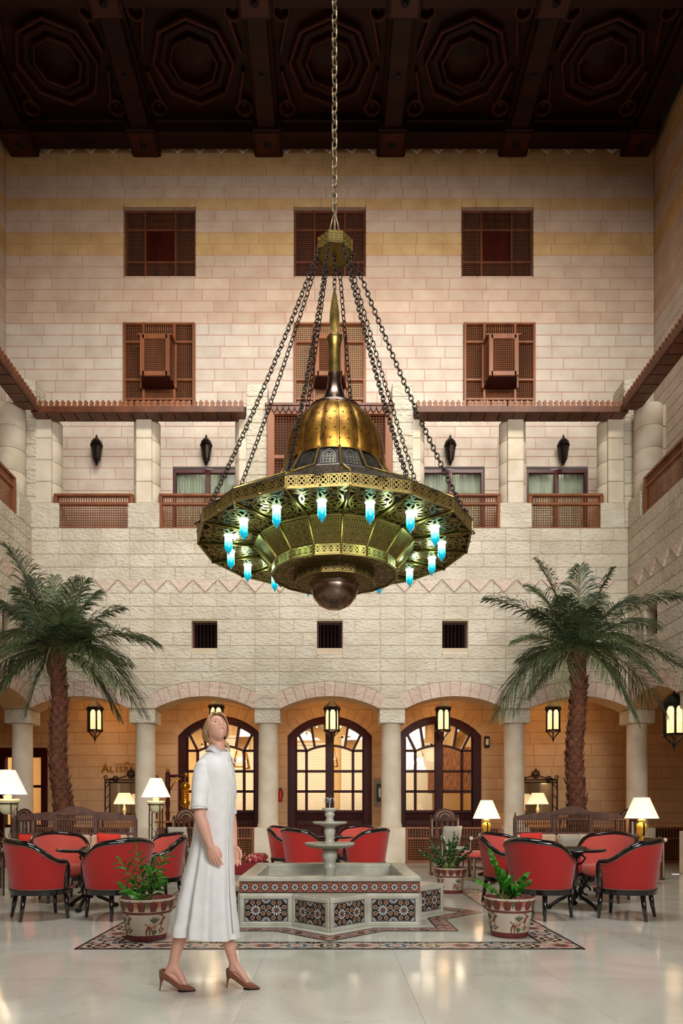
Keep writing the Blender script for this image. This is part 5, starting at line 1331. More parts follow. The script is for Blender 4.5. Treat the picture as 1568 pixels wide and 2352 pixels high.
zz_plant((1.625, 9.42, .30), 'dark bushy plant in the painted pot behind the fountain', [(rr_*cos(a), rr_*sin(a), h, 13) for rr_, a, h in ((.22, 3.1, .30), (.30, 3.3, .2), (.12, 2.2, .42), (.05, .3, .48), (.15, .8, .42), (.2, 0, .34), (.22, 6.0, .24), (.16, 4.6, .34), (.08, 5.2, .44), (.2, 2.7, .36), (.1, 1.5, .38), (.34, 3.2, .26))], M['leaf_dark'], 5, .08, .04)

# ------------------------------------------------------------------ palms
def palm(base, top, label, tips, seed):
    t = thing('palm_tree', label, 'palm tree', (base[0], base[1], 0), 0, 'indoor palms'); rg = random.Random(seed); B = Vector(base); Tp = Vector(top)-Vector((base[0], base[1], 0))
    b0 = Vector((0, 0, base[2])); n = 12; pts = [b0.lerp(Tp, k/n)+Vector((.03*sin(k*.8), 0, 0)) for k in range(n+1)]
    MB().tube(pts, [.148-.04*k/n for k in range(n+1)], 14).build('trunk', M['trunk'], t)
    # overlapping bark scales (old leaf bases)
    sm_ = bpy.data.meshes.new('bark_scale'); vs = [(-.055, 0, 0), (.055, 0, 0), (.045, -.018, .09), (0, -.034, .125), (-.045, -.018, .09), (0, -.02, .02)]
    sm_.from_pydata(vs, [], [(0, 1, 5), (1, 2, 5), (2, 3, 5), (3, 4, 5), (4, 0, 5)]); sm_.materials.append(M['trunk'])
    L = (Tp-b0).length; rows = int(L/.085)
    for i in range(rows):
        f = (i+.3)/rows; p = b0.lerp(Tp, f)+Vector((.03*sin(f*n*.8), 0, 0)); r = .145-.04*f
        for k in range(7):
            a = 2*PI*(k+(i % 2)*.5)/7+rg.uniform(-.1, .1)
            if sin(a) > .5 and k % 2: continue
            o = link('bark_scale', sm_, t, p+Vector((r*cos(a), r*sin(a), rg.uniform(-.02, .02))), (rg.uniform(-.02, .24), rg.uniform(-.3, .3), a+PI/2)); s_ = rg.uniform(.65, 1.1); o.scale = (s_, s_, s_)
    # planter hidden behind the settle
    MB().lathe([(.0001, 0), (.30, 0), (.33, .03), (.38, .36), (.40, .38), (.36, .38), (.34, .33), (.0001, .33)], 28).build('planter', M['terracotta'], t)
    cr = Tp
    for i, (px_, py_, dy, pale) in enumerate(tips):
        tip = P(px_, py_, base[1]+dy)-Vector((base[0], base[1], 0)); d = tip-cr; ln = d.length
        hang = max(0, -d.z/ln); hor = Vector((d.x, d.y, 0)).length
        ctrl = cr+d*.45+Vector((0, 0, .30*ln*(.55+hang)+.12*hor))
        fm = lambda s_: cr*(1-s_)**2+ctrl*2*s_*(1-s_)+tip*s_*s_
        N_ = 72; q = MB(); q.tube([fm(k/10) for k in range(11)], [.020-.0016*k for k in range(11)], 5, 1)
        arc = sum((fm((k+1)/10)-fm(k/10)).length for k in range(10)); lift = rg.uniform(.05, .45); dr_p = rg.uniform(.45, .8)
        for k in range(N_):
            s_ = .12+.88*(k+.5)/N_; p = fm(s_); tn = (fm(min(s_+.02, 1.0))-fm(s_-.02)).normalized(); sd = tn.cross(Vector((0, 0, 1)))
            sd = sd.normalized() if sd.length > .15 else Vector((1, .3, 0)).normalized(); upv = sd.cross(tn)
            for sg in (-1, 1):
                ll = arc*.36*sin(PI*min(.16+.80*s_, 1))**.7*rg.uniform(.75, 1.12)
                ang = R(60-32*s_)+rg.uniform(-.16, .16); dr = (sd*sg*sin(ang)+tn*cos(ang)+upv*(lift+rg.uniform(-.2, .2))).normalized()
                m1 = p+dr*ll*.4; m2 = p+dr*ll*.72+Vector((0, 0, -.14*ll*dr_p*2)); e = p+dr*ll*.92+Vector((rg.uniform(-.02, .02), rg.uniform(-.02, .02), -.62*ll*dr_p)); wv = (tn*.0085+upv*.003)*rg.uniform(.8, 1.2)
                q.add([p-wv*.6, p+wv*.6, m1+wv, m1-wv, m2+wv*.8, m2-wv*.8, e], [(0, 1, 2, 3), (3, 2, 4, 5), (5, 4, 6)], 0)
        q.build('frond', [M['frond_pale'] if pale else M['frond'], M['rachis']], t, recalc=False)
    q = MB()                                          # fibrous crown where the fronds leave the trunk
    for k in range(16):
        a = k*2.4; q.tube([cr+Vector((.1*cos(a), .1*sin(a), -.25)), cr+Vector((.14*cos(a), .14*sin(a), -.02)), cr+Vector((.2*cos(a), .2*sin(a), .16))], [.03, .032, .012], 5)
    q.build('crown_fibres', M['trunk'], t)
    return t
lt = [(18, 1262, .3, 0), (75, 1330, .5, 0), (125, 1325, -.2, 1), (170, 1330, .4, 0), (197, 1332, -.5, 0), (225, 1360, .6, 0), (282, 1398, .2, 0), (358, 1478, -.3, 0), (325, 1640, -.5, 0), (275, 1650, .4, 0), (262, 1580, -1.1, 1), (215, 1560, -1.2, 1), (58, 1645, -.4, 0),
      (-5, 1600, -.6, 0), (-40, 1560, .4, 0), (-45, 1470, .2, 0), (-40, 1370, -.5, 0), (-10, 1400, .7, 0), (40, 1350, -.9, 0), (150, 1400, -1.3, 1), (100, 1560, -1.4, 0), (-30, 1520, -1.1, 1), (240, 1440, 1.1, 0), (60, 1400, 1.3, 0), (300, 1530, .9, 0), (20, 1480, -1.5, 1), (290, 1600, -.9, 0), (190, 1450, -1.2, 0), (-40, 1630, -.2, 0)]
palm((-4.38, 11.5, .3), (-4.52, 11.5, 3.62), 'tall indoor palm with drooping fronds at the left', lt, 4)
rt_ = [(1232, 1290, .4, 0), (1332, 1300, .3, 0), (1405, 1308, -.2, 0), (1452, 1378, .5, 0), (1558, 1372, -.3, 0), (1118, 1378, .2, 0), (1180, 1478, -.5, 1), (1138, 1645, -.4, 0), (1180, 1640, -.8, 0), (1278, 1615, -1.1, 1), (1466, 1658, -.5, 0), (1532, 1640, .3, 0), (1565, 1535, -.2, 0),
       (1400, 1570, -1.1, 1), (1225, 1400, -.7, 0), (1290, 1370, -.9, 0), (1370, 1370, .9, 0), (1215, 1350, .9, 0), (1500, 1440, .8, 0), (1190, 1520, .8, 0), (1440, 1480, -1.3, 1), (1510, 1560, -.9, 0), (1215, 1600, .5, 0), (1350, 1400, -1.3, 0), (1490, 1620, .9, 0)]
palm((4.05, 11.5, .3), (4.08, 11.5, 3.66), 'tall indoor palm with spreading fronds at the right', rt_, 6)
# ------------------------------------------------------------------ lamps
def shade_parts(t, z0, rb, rt, h, mt):
    q = MB().lathe([(rb, 0), (rt, h)], 36, cap=False); o = q.build('lamp_shade', mt, t, recalc=False); o.location.z = z0; return o
def brass_lamp(loc, zt, sb, h, rb, rt, label):
    """gilded vase lamp: loc on its table, shade bottom sb above the table"""
    t = thing('table_lamp', label, 'lamp', (loc[0], loc[1], zt), 0, 'gilded vase lamps with white shades'); g = M['goldlamp']; s_ = sb/.42
    MB().cbox(-.075, .075, -.075, .075, 0, .02, .006).build('base', M['lacquer'], t)
    MB().lathe([(r, z*s_) for r, z in ((.06, .02), (.062, .045), (.035, .07), (.026, .1), (.04, .14), (.068, .22), (.075, .29), (.07, .33), (.04, .36), (.04, .375), (.055, .38), (.055, .40), (.02, .41))], 20).build('vase', g, t)
    MB().cbox(-.011, .011, -.084, -.06, .16*s_, .36*s_, .003).build('dark_inlay', M['bronze_dark'], t)
    MB().tube([(0, 0, .4*s_), (0, 0, sb+.1)], .006, 6).build('stem', g, t); MB().ball((0, 0, sb+.13), .035, 10).build('bulb', M['bulb'], t)
    shade_parts(t, sb, rb, rt, h, M['shade'])
    light('lamp_light', (0, 0, sb+.05), 7, (1, .75, .48), t, .05)
    return t
brass_lamp((2.655, 11.8), .545, .42, .31, .23, .10, 'gilded lamp with white shade on a side table right of the carved chair')
brass_lamp((4.654, 10.4), .57, .42, .31, .24, .11, 'gilded lamp with white shade near the right edge')
def round_stand(loc, z, label, r=.2):
    t = thing('side_table', label, 'table', (*loc, 0), 0, 'small round wooden side tables')
    MB().lathe([(.0001, z-.03), (r-.01, z-.03), (r, z-.02), (r, z-.008), (r-.008, z), (.0001, z)], 28, sm=False).build('tabletop', M['wood_dark'], t)
    MB().lathe([(.15, 0), (.15, .03), (.05, .07), (.035, z*.4), (.05, z*.55), (.03, z*.75), (.09, z-.03)], 16).build('pedestal', M['wood_dark'], t)
round_stand((2.655, 11.8), .545, 'dark round side table under the gilded lamp by the stools')
round_stand((4.654, 10.4), .57, 'dark round side table under the gilded lamp near the right edge')
def urn_lamp(loc, label, g):
    t = thing('urn_lamp', label, 'lamp', (*loc, 0), 0, 'urn lamps on iron tripods')
    for k in range(4):
        a = PI/4+k*PI/2; MB().tube([(.12*cos(a), .12*sin(a), 1.22), (.125*cos(a), .125*sin(a), .6), (.135*cos(a), .135*sin(a), 0)], .01, 6).build('leg', M['bronze_dark'], t)
    for z in (1.2, .55): MB().tube([(.126*cos(a), .126*sin(a), z) for a in [2*PI*i/24 for i in range(24)]], .008, 5, closed=True).build('ring', M['bronze_dark'], t)
    MB().tube([(.125*cos(PI/4), .125*sin(PI/4), .56), (-.125*cos(PI/4), -.125*sin(PI/4), .9)], .005, 5).tube([(-.125*cos(PI/4), .125*sin(PI/4), .56), (.125*cos(PI/4), -.125*sin(PI/4), .9)], .005, 5).build('cross_brace', M['bronze_dark'], t)
    MB().lathe([(.0001, 1.06), (.05, 1.065), (.09, 1.1), (.112, 1.16), (.118, 1.2), (.14, 1.225), (.145, 1.25), (.135, 1.262), (.05, 1.262), (.045, 1.28), (.06, 1.30), (.03, 1.31)], 28).build('urn', M['urn'], t)
    MB().tube([(0, 0, 1.3), (0, 0, 1.42)], .006, 6).build('stem', M['gold'], t); MB().ball((0, 0, 1.45), .035, 10).build('bulb', M['bulb'], t)
    shade_parts(t, 1.325, .235, .095, .31, M['shade'])
    light('lamp_light', (0, 0, 1.37), 7, (1, .75, .48), t, .05)
urn_lamp((-2.868, 11.5), 'cream urn lamp on iron tripod just left of the woman', 0)
urn_lamp((-4.16, 9.0), 'cream urn lamp on iron tripod at the left edge', 0)
def console(x, y, label, half, lampx, llabel, mlabel):
    t = thing('console_table', label, 'table', (x, y, 0), 0, 'consoles under the mirrors'); I = M['iron']
    MB().cbox(-half, half, -.18, .18, .90, .94, .01).build('tabletop', M['wood_lit'], t)
    for sx in (-1, 1):
        for sy in (-1, 1): MB().tube([(sx*(half-.06), sy*.13, .9), (sx*(half-.1), sy*.12, .45), (sx*(half-.04), sy*.14, 0)], .014, 6).build('leg', I, t)
    MB().box(-half+.06, half-.06, -.01, .01, .2, .22).build('stretcher', I, t)
    l = thing('console_lamp', llabel, 'lamp', (lampx, y-.02, .94), 0, 'small shaded lamps on the consoles')
    MB().lathe([(.07, 0), (.07, .02), (.02, .04), (.03, .12), (.045, .16), (.02, .22), (.012, .3)], 16).build('base', M['urn'], l)
    shade_parts(l, .29, .24, .13, .25, M['shade2']); light('lamp_light', (0, 0, .36), 5, (1, .68, .36), l, .05)
    m = thing('wall_mirror', mlabel, 'mirror', (x, YB-.07, 1.0), 0, 'iron framed mirrors')
    MB().box(-half+.12, half-.12, .0, .02, .02, .72).build('mirror_glass', M['mirror'], m)
    q = MB()
    for sx in (-1, 1):
        for dx in (0, .11): q.tube([(sx*(half-dx), 0, -.1), (sx*(half-dx), 0, .82)], .014, 6)
        for z in (.1, .35, .6): q.tube([(sx*half, 0, z), (sx*(half-.11), 0, z+.12)], .009, 5)
        q.tube([(sx*half, 0, .82), (sx*(half+.03), 0, .88), (sx*(half-.03), 0, .9), (sx*(half-.05), 0, .86)], .012, 6)
        q.tube([(sx*half, 0, .80), (sx*half*.5, 0, .84), (0, 0, .92)], .011, 6).tube([(sx*half*.6+.06*cos(b), 0, .82+.06*sin(b)) for b in [2*PI*i/12 for i in range(12)]], .013, 5, closed=True)
    for z in (.0, .74, .80): q.tube([(-half, 0, z), (half, 0, z)], .013, 6)
    for r in (.085, .05): q.tube([(r*cos(b), 0, .93+r*sin(b)) for b in [2*PI*i/16 for i in range(16)]], .014, 5, closed=True)
    q.ball((0, 0, 1.04), .022, 8); q.build('iron_frame', I, m)
console(-4.63, 15.7, 'console table under the left iron framed mirror', .6, -4.62, 'small shaded lamp in front of the left mirror', 'iron framed mirror on the wall left of the woman')
console(4.80, 15.7, 'console table under the right iron framed mirror', .5, 4.68, 'small shaded lamp in front of the right mirror', 'iron framed mirror on the wall behind the right palm')

# ------------------------------------------------------------------ carved settles
def settle(loc, W, label, mt, gold_side):
    t = thing('carved_settle', label, 'bench', (*loc, 0), 0, 'carved wooden settles'); h = W/2
    xs = (-h, -h*.31, h*.35, h)
    for i, x in enumerate(xs): MB().cbox(x-.028, x+.028, -.03, .03, 0, (1.0, 1.04, 1.04, 1.0)[i], .006).build('post', mt, t)
    for x in (-h, h): MB().lathe([(.012, 1.0), (.02, 1.02), (.008, 1.04), (.014, 1.055), (.003, 1.08)], 8, c=(x, 0, 0)).build('finial', mt, t)
    for z0, z1 in ((.955, .99), (.735, .775), (.40, .45)): MB().cbox(-h, h, -.025, .025, z0, z1, .006).build('rail', mt, t)
    MB().cbox(xs[1], xs[2], -.027, .027, 1.035, 1.06, .006).build('rail', mt, t)
    for a, b, z0, z1 in ((xs[0], xs[1], .775, .955), (xs[1], xs[2], .775, .955), (xs[2], xs[3], .775, .955), (xs[1], xs[2], .99, 1.035)):
        n = int((b-a-.08)/.034); bl = None
        for i in range(n):
            x = a+.05+i*(b-a-.1)/(n-1)
            if bl is None: hh = z1-z0; bl = MB().lathe([(.006, 0), (.011, hh*.25), (.005, hh*.5), (.011, hh*.75), (.006, hh)], 6).build('spindle', mt, t); bl.location = (x, 0, z0)
            else: link('spindle', bl.data, t, (x, 0, z0))
    # carved crests
    for a, b, zb, hh in ((xs[0], xs[1], .99, .07), (xs[1], xs[2], 1.06, .085), (xs[2], xs[3], .99, .07)):
        n = 28; top = []
        for i in range(n+1):
            f = i/n; e = (sin(f*PI) if zb > 1.02 else (sin(f*PI/2) if a < -.3*h else cos(f*PI/2)))
            top.append((a+(b-a)*f, zb+.015+hh*e+.016*abs(sin(i*1.35))))
        MB().prism([(a, zb)]+top+[(b, zb)], -.016, .016).build('carved_crest', mt, t)
    MB().cbox(-h, h, -.62, 0, .30, .40, .01).build('seat', mt, t)
    for x in (-h+.04, h-.04):
        MB().cbox(x-.03, x+.03, -.62, -.56, 0, .66, .008).build('leg', mt, t); MB().cbox(x-.03, x+.03, -.62, 0, .62, .67, .008).build('armrest', mt, t)
    n = 3; cw = (W-.16)/n
    for i in range(n):
        MB().cbox(-h+.08+i*cw+.006, -h+.08+(i+1)*cw-.006, -.58, -.06, .40, .50, .03).build('seat_cushion', M['beige'], t)
        MB().cbox(-h+.08+i*cw+.006, -h+.08+(i+1)*cw-.006, -.16, -.035, .50, .745, .03).build('back_cushion', M['beige'], t)
settle((-3.84, 10.5), 1.82, 'long carved settle with spindle back behind the left tables', M['carved_grey'], 0)
settle((3.72, 10.75), 1.72, 'long carved settle with spindle back behind the right tables', M['carved'], 1)
def cushion(loc, rot, size, mt, label):
    q = MB(); n = 12; vs = []; w_, h_, d_ = size
    for sg in (-1, 1):
        for i in range(n+1):
            for j in range(n+1):
                u, v = i/n*2-1, j/n*2-1; th = d_/2*(max(0, (1-u**4)*(1-v**4)))**.5; pin = 1-.06*(1-abs(u))*0; vs.append((w_/2*u*(1-.07*(1-v*v)*0+0), sg*th, h_/2*v*(1-.05*(1-u*u))))
    k = (n+1)**2; fs = []
    for s_ in (0, 1):
        for i in range(n):
            for j in range(n): a = s_*k+i*(n+1)+j; fs.append((a, a+1, a+n+2, a+n+1))
    o = tag(q.add(vs, fs, 0, True).build('cushion', mt), label, 'cushion', 'loose cushions on the seats'); o.location = loc; o.rotation_euler = rot
cushion((-4.40, 10.25, .62), (.25, 0, .05), (.34, .30, .14), M['redfab'], 'red cushion at the left end of the left settle')
cushion((-3.24, 10.24, .63), (.3, .06, -.05), (.36, .30, .14), M['redfab'], 'red cushion at the right end of the left settle')
cushion((3.02, 10.48, .63), (.25, 0, .05), (.34, .30, .14), M['redfab'], 'red cushion at the left end of the right settle')
cushion((3.60, 10.46, .61), (.3, -.1, .1), (.34, .28, .14), M['greyfab'], 'grey cushion in the middle of the right settle')
cushion((4.22, 10.48, .63), (.25, 0, .05), (.36, .30, .14), M['redfab'], 'red cushion at the right end of the right settle')

# ------------------------------------------------------------------ inlaid carved armchairs, stools
def throne(loc, rz, label):
    t = thing('carved_armchair', label, 'armchair', (*loc, 0), rz, 'carved armchairs inlaid with mother of pearl'); w_, p_ = M['carved'], M['pearl']
    for sx in (-1, 1):
        MB().cbox(sx*.24-.025, sx*.24+.025, .20, .25, 0, .98, .006).build('back_post', w_, t); MB().cbox(sx*.25-.025, sx*.25+.025, -.25, -.2, 0, .64, .006).build('front_leg', w_, t)
        MB().cbox(sx*.25-.03, sx*.25+.03, -.27, .22, .62, .66, .008).build('armrest', w_, t); MB().ball((sx*.25, -.28, .64), .035, 8).build('arm_scroll', p_, t)
        MB().box(sx*.24-.004, sx*.24+.004, .196, .2, .05, .95).box(sx*.25-.004, sx*.25+.004, -.254, -.25, .05, .6).build('inlay_line', p_, t)
        MB().ball((sx*.24, .225, 1.0), .025, 8).build('knob', w_, t)
    MB().cbox(-.25, .25, -.24, .22, .36, .43, .01).build('seat_frame', w_, t); MB().cbox(-.23, .23, -.23, .2, .43, .50, .03).build('seat_cushion', M['greyfab'], t)
    for z0, z1 in ((.92, .97), (.60, .64)): MB().cbox(-.24, .24, .205, .245, z0, z1, .006).build('back_rail', w_, t)
    for i in range(4): MB().cbox(-.17+i*.1, -.13+i*.1, .212, .238, .64, .92, .005).build('back_slat', w_, t)
    q = [(-.2, .97)]+[(.2*cos(PI-PI*i/14), .97+.16*sin(PI*i/14)+.008*(i % 2)) for i in range(15)]+[(.2, .97)]
    MB().prism(q, .21, .24).build('carved_crest', w_, t)
    for r in (.15, .09): MB().tube([(r*cos(PI*i/12), .207, (.975+r*.8*sin(PI*i/12))) for i in range(13)], .0035, 5).build('crest_inlay', p_, t)
    for z in (.30, .335): MB().box(-.25, .25, -.243, -.235, z, z+.008).build('inlay_line', p_, t)
    q = [(-.22, .36)]+[(-.22+.44*i/12, .30-.05*abs(sin(i*PI/6))+.04*sin(PI*i/12)) for i in range(13)]+[(.22, .36)]
    MB().prism(q, -.24, -.22).build('apron', w_, t)
    return t
throne((2.02, 11.7), .25, 'carved inlaid armchair behind the pot at right of the fountain')
cushion((2.06, 11.76, .68), (.25, 0, .25), (.34, .34, .14), M['greyfab'], 'grey cushion on the carved chair right of the fountain')
throne((-2.42, 11.2), -.35, 'carved inlaid armchair just left of the woman')
cushion((-2.44, 11.22, .68), (.25, 0, -.35), (.36, .34, .14), M['greyfab'], 'grey cushion on the carved chair left of the woman')
throne((-5.14, 11.3), -.5, 'carved inlaid armchair cut off at the left edge')
throne((4.95, 11.15), .4, 'carved armchair between the right settle and the gilded lamp')
def stool(loc, rz, label):
    t = thing('inlaid_stool', label, 'stool', (*loc, 0), rz, 'hexagonal inlaid stools with coral cushions'); n = 6; r = .21
    for k in range(n):
        a = 2*PI*k/n; x, y = r*cos(a), r*sin(a); MB().tube([(x, y, 0), (x, y, .36)], .02, 6).build('leg', M['carved'], t); MB().tube([(x*1.09, y*1.09, .02), (x*1.09, y*1.09, .36)], .0045, 4).build('inlay_line', M['pearl'], t)
        b = 2*PI*(k+1)/n
        for z in (.34, .19): MB().tube([(x, y, z), (r*cos(b), r*sin(b), z)], .012, 5).build('rail', M['carved'], t)
    MB().lathe([(.0001, .35), (.22, .35), (.225, .365), (.0001, .37)], n, sm=False).build('top', M['carved'], t)
    MB().lathe([(.0001, .37), (.20, .37), (.225, .40), (.215, .44), (.16, .465), (.0001, .475)], 24).build('cushion', M['coral'], t)
stool((2.28, 11.0), .3, 'hexagonal stool with coral cushion beside the carved chair')
stool((2.62, 10.42), .1, 'hexagonal stool with coral cushion half behind the right red chairs')

# ------------------------------------------------------------------ stand with gold lantern, pedestal table, ottoman
t = thing('lantern_stand', 'dark turned wooden post with an arm holding a gold lantern', 'stand', (-3.02, 13.0, 0))
MB().lathe([(.2, 0), (.2, .04), (.06, .08), (.04, .3), (.05, .34), (.03, .4), (.035, .8), (.045, .84), (.028, .9), (.045, 1.05), (.028, 1.1), (.045, 1.24), (.028, 1.3), (.045, 1.34), (.045, 1.8), (.03, 1.82)], 14).build('post', M['wood_dark'], t)
MB().ball((0, 0, 1.86), .035, 10).build('knob', M['gold'], t)
MB().tube([(0, 0, 1.74), (.12, 0, 1.74), (.2, 0, 1.75), (.31, 0, 1.74)], [.02, .028, .018, .024], 8).build('arm', M['wood_dark'], t); MB().ball((.34, 0, 1.76), .045, 10).build('arm_knob', M['gold'], t)
q = MB().tube([(.03, 0, 1.45), (.12, 0, 1.62), (.24, 0, 1.70)], .012, 5); q.tube([(.06+.05*cos(b), 0, 1.62+.05*sin(b)) for b in [2*PI*i/10 for i in range(10)]], .008, 5, closed=True).build('scroll_bracket', M['gold'], t)
t = thing('gold_lantern', 'pierced gold lantern hanging from the wooden stand', 'lantern', (-2.69, 12.97, 1.14))
MB().tube([(0, 0, .48), (0, 0, .57)], .006, 5).build('hook', M['gold'], t)
MB().lathe([(.0001, .49), (.04, .48), (.085, .44), (.09, .39), (.07, .35), (.06, .33)], 18).build('upper_bulge', M['gold'], t); MB().lathe([(.06, .17), (.075, .15), (.09, .11), (.08, .05), (.04, .01), (.0001, 0)], 18).build('lower_bulge', M['gold'], t)
q = MB(); q.lathe([(.05, .16), (.05, .34)], 14, cap=False)
for i in range(4):
    for k in range(8):
        a = 2*PI*(k+.5*(i % 2))/8; q.tube([(.062*cos(a+.18*cos(b)), .062*sin(a+.18*cos(b)), .185+i*.045+.02*sin(b)) for b in [2*PI*s_/6 for s_ in range(6)]], .006, 4, closed=True)
q.build('pierced_body', M['gold'], t)
t = thing('pedestal_table', 'dark pedestal table with honey top below the gold lantern', 'table', (-2.80, 12.45, 0))
MB().cbox(-.28, .28, -.2, .2, .88, .91, .008).build('tabletop', M['wood_lit'], t); MB().lathe([(.16, 0), (.16, .04), (.05, .1), (.045, .35), (.1, .65), (.12, .88)], 14).build('pedestal', M['wood_dark'], t)
t = thing('floor_bolster', 'low red patterned bolster seat right of the woman behind the fountain', 'seat', (-1.50, 12.2, 0))
MB().cbox(-.5, .42, -.3, .3, 0, .2, .03).build('base_cushion', mat('crimson_kilim', srgb(140, 26, 30), .9, col2=srgb(90, 20, 26), scale=20, stretch=(4, 1, 1)), t)
MB().cbox(.05, .40, -.28, .28, .2, .34, .05).build('bolster', mat('crimson_kilim_bolster', srgb(150, 20, 34), .9, col2=srgb(190, 180, 160), scale=14, stretch=(4, 1, 1), contrast=(.55, .6)), t)
o = MB().lathe([(.0001, 0), (.06, .0), (.11, .04), (.12, .09), (.09, .14), (.04, .17), (.045, .18), (.02, .2), (.015, .23), (.0001, .24)], 18).tube([(.1, 0, .07), (.17, 0, .1), (.19, 0, .17)], [.02, .014, .01], 6).tube([(-.1, 0, .13), (-.17, 0, .12), (-.16, 0, .05), (-.1, 0, .04)], .009, 5).build('brass_teapot', mat('old_gold', srgb(168, 130, 70), .35, metal=.7))
tag(o, 'round brass teapot on the red bolster seat', 'teapot'); o.location = (-1.66, 12.15, .2)

# lattice balustrades between the ground-floor columns
def balustrade(x0, x1, label):
    t = thing('lattice_balustrade', label, 'balustrade', ((x0+x1)/2, YC, 0), 0, 'lattice balustrades between the columns'); h = (x1-x0)/2; wd = M['wood_lit']; n = 2 if x1-x0 < 2.3 else 3
    for z0, z1 in ((.70, .745), (.49, .53), (0, .05)): MB().cbox(-h, h, -.04, .04, z0, z1, .008).build('rail', wd, t)
    xs = [-h+.03+(2*h-.06)*i/n for i in range(n+1)]
    for x in xs: MB().cbox(x-.04, x+.04, -.045, .045, .0, .70, .008).build('post', wd, t)
    q = MB()
    for a, b in zip(xs, xs[1:]): lattice(q, a+.04, b-.04, .05, .49, -.01, .05, .018)
    q.build('lattice', wd, t, recalc=False, kind='stuff')
    bl = MB().lathe([(.012, 0), (.02, .045), (.01, .085), (.02, .125), (.012, .17)], 6).build('baluster', wd, t); bl.location = (-h+.1, 0, .53); m_ = int((2*h-.2)/.06)
    for i in range(1, m_+1): link('baluster', bl.data, t, (-h+.1+(2*h-.2)*i/m_, 0, .53))
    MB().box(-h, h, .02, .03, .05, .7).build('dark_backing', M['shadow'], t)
balustrade(1.56, 3.56, 'lattice balustrade behind the carved chair right of the fountain'); balustrade(-3.56, -1.56, 'lattice balustrade partly hidden behind the woman')
balustrade(4.12, 6.12, 'lattice balustrade behind the right settle'); balustrade(-6.12, -4.12, 'lattice balustrade behind the left settle'); balustrade(6.68, 8.2, 'lattice balustrade at the far right edge')

# small fittings
t = thing('fire_extinguisher', 'small red fire extinguisher on the wall beside the middle door', 'extinguisher', (-1.15, YB-.08, 1.3))
MB().lathe([(.0001, 0), (.045, .0), (.05, .02), (.05, .22), (.03, .26), (.015, .28)], 14).build('cylinder', mat('extinguisher_red', srgb(170, 24, 24), .3), t); MB().box(-.02, .02, -.03, .04, .28, .31).tube([(.02, 0, .29), (.06, 0, .24), (.055, 0, .1)], .007, 5).build('valve', M['iron'], t)
t = thing('picture_frame', 'narrow mosaic framed picture right of the middle door', 'picture', (1.14, YB-.05, 1.19))
MB().cbox(-.11, .11, -.02, .02, 0, .62, .008).build('frame', mat('green_mosaic', srgb(84, 96, 84), .4, col2=srgb(150, 130, 96), scale=60), t); MB().box(-.05, .05, -.03, -.02, .1, .52).build('picture', M['t_black'], t); MB().box(.0, .045, -.032, -.03, .2, .42).build('print', M['t_white'], t)
t = thing('wall_bell_box', 'small dark box lamp at the upper right of the right door', 'wall lamp', (3.66, YB-.06, 2.55))
MB().cbox(-.06, .06, -.04, .04, 0, .26, .008).build('box', M['iron'], t); MB().box(-.035, .035, -.045, -.04, .06, .2).build('pane', M['urn'], t)
t = thing('floor_uplight', 'round recessed floor light glowing at the right edge', 'light', (5.93, 11.95, 0))
MB().lathe([(.0001, .006), (.07, .006)], 20, cap=False).build('lens', mat('uplight_lens', (1, .9, .75), .3, emit=(1, .9, .75), es=3), t); MB().lathe([(.07, .0), (.07, .009), (.085, .009), (.09, .0)], 20, cap=False).build('ring', M['bronze_dark'], t)

# brass lettering on the gallery wall
t = thing('wall_lettering', 'brass letters above the left mirror reading ALISRAA', 'sign', (-4.84, YB-.03, 1.98)); x = -.40
for chx, s_ in (('A', .27), ('L', .2), ('I', .2), ('S', .2), ('R', .2), ('A', .2), ('A', .2)):
    cu = bpy.data.curves.new('letter', 'FONT'); cu.body = chx; cu.size = s_; cu.extrude = .012; cu.align_x = 'CENTER'; cu.offset = .004
    o = bpy.data.objects.new('letter_tmp', cu); C.objects.link(o); bpy.context.view_layer.update()
    me = bpy.data.meshes.new_from_object(o.evaluated_get(bpy.context.evaluated_depsgraph_get())); bpy.data.objects.remove(o)
    me.materials.clear(); me.materials.append(M['goldletter']); link('letter', me, t, (x, 0, 0), (PI/2, 0, 0)); x += {.27: .15}.get(s_, .118) if chx != 'I' else .1
MB().box(-.2, .34, -.012, .012, .185, .195).build('line', M['goldletter'], t)
q = MB().prism([(.06, .195)]+[(.10+.045*cos(PI-PI*i/8), .205+.04*sin(PI*i/8)) for i in range(9)]+[(.15, .195)], -.012, .012); q.build('dome_ornament', M['goldletter'], t)
# ------------------------------------------------------------------ the woman
PY = 4.42
def W(px_, py_, dy=0.0): return P(px_, py_, PY+dy)
pe = thing('person', 'woman in a white short sleeved shirt dress and brown heels looking up', 'person', (-.76, PY, 0))
PI_ = Matrix.Translation((.76, -PY, 0))
skin_m = mat('skin', srgb(224, 172, 150), .5, col2=srgb(214, 158, 136), scale=12, sss=.15)
lip_m = mat('lips', srgb(190, 104, 104), .4); brow_m = mat('eyebrow', srgb(176, 130, 106), .7); eyew_m = mat('eye_white', srgb(200, 188, 180), .3); iris_m = mat('iris', srgb(48, 40, 40), .15)
blush_m = mat('cheek', srgb(208, 140, 124), .5, sss=.15)
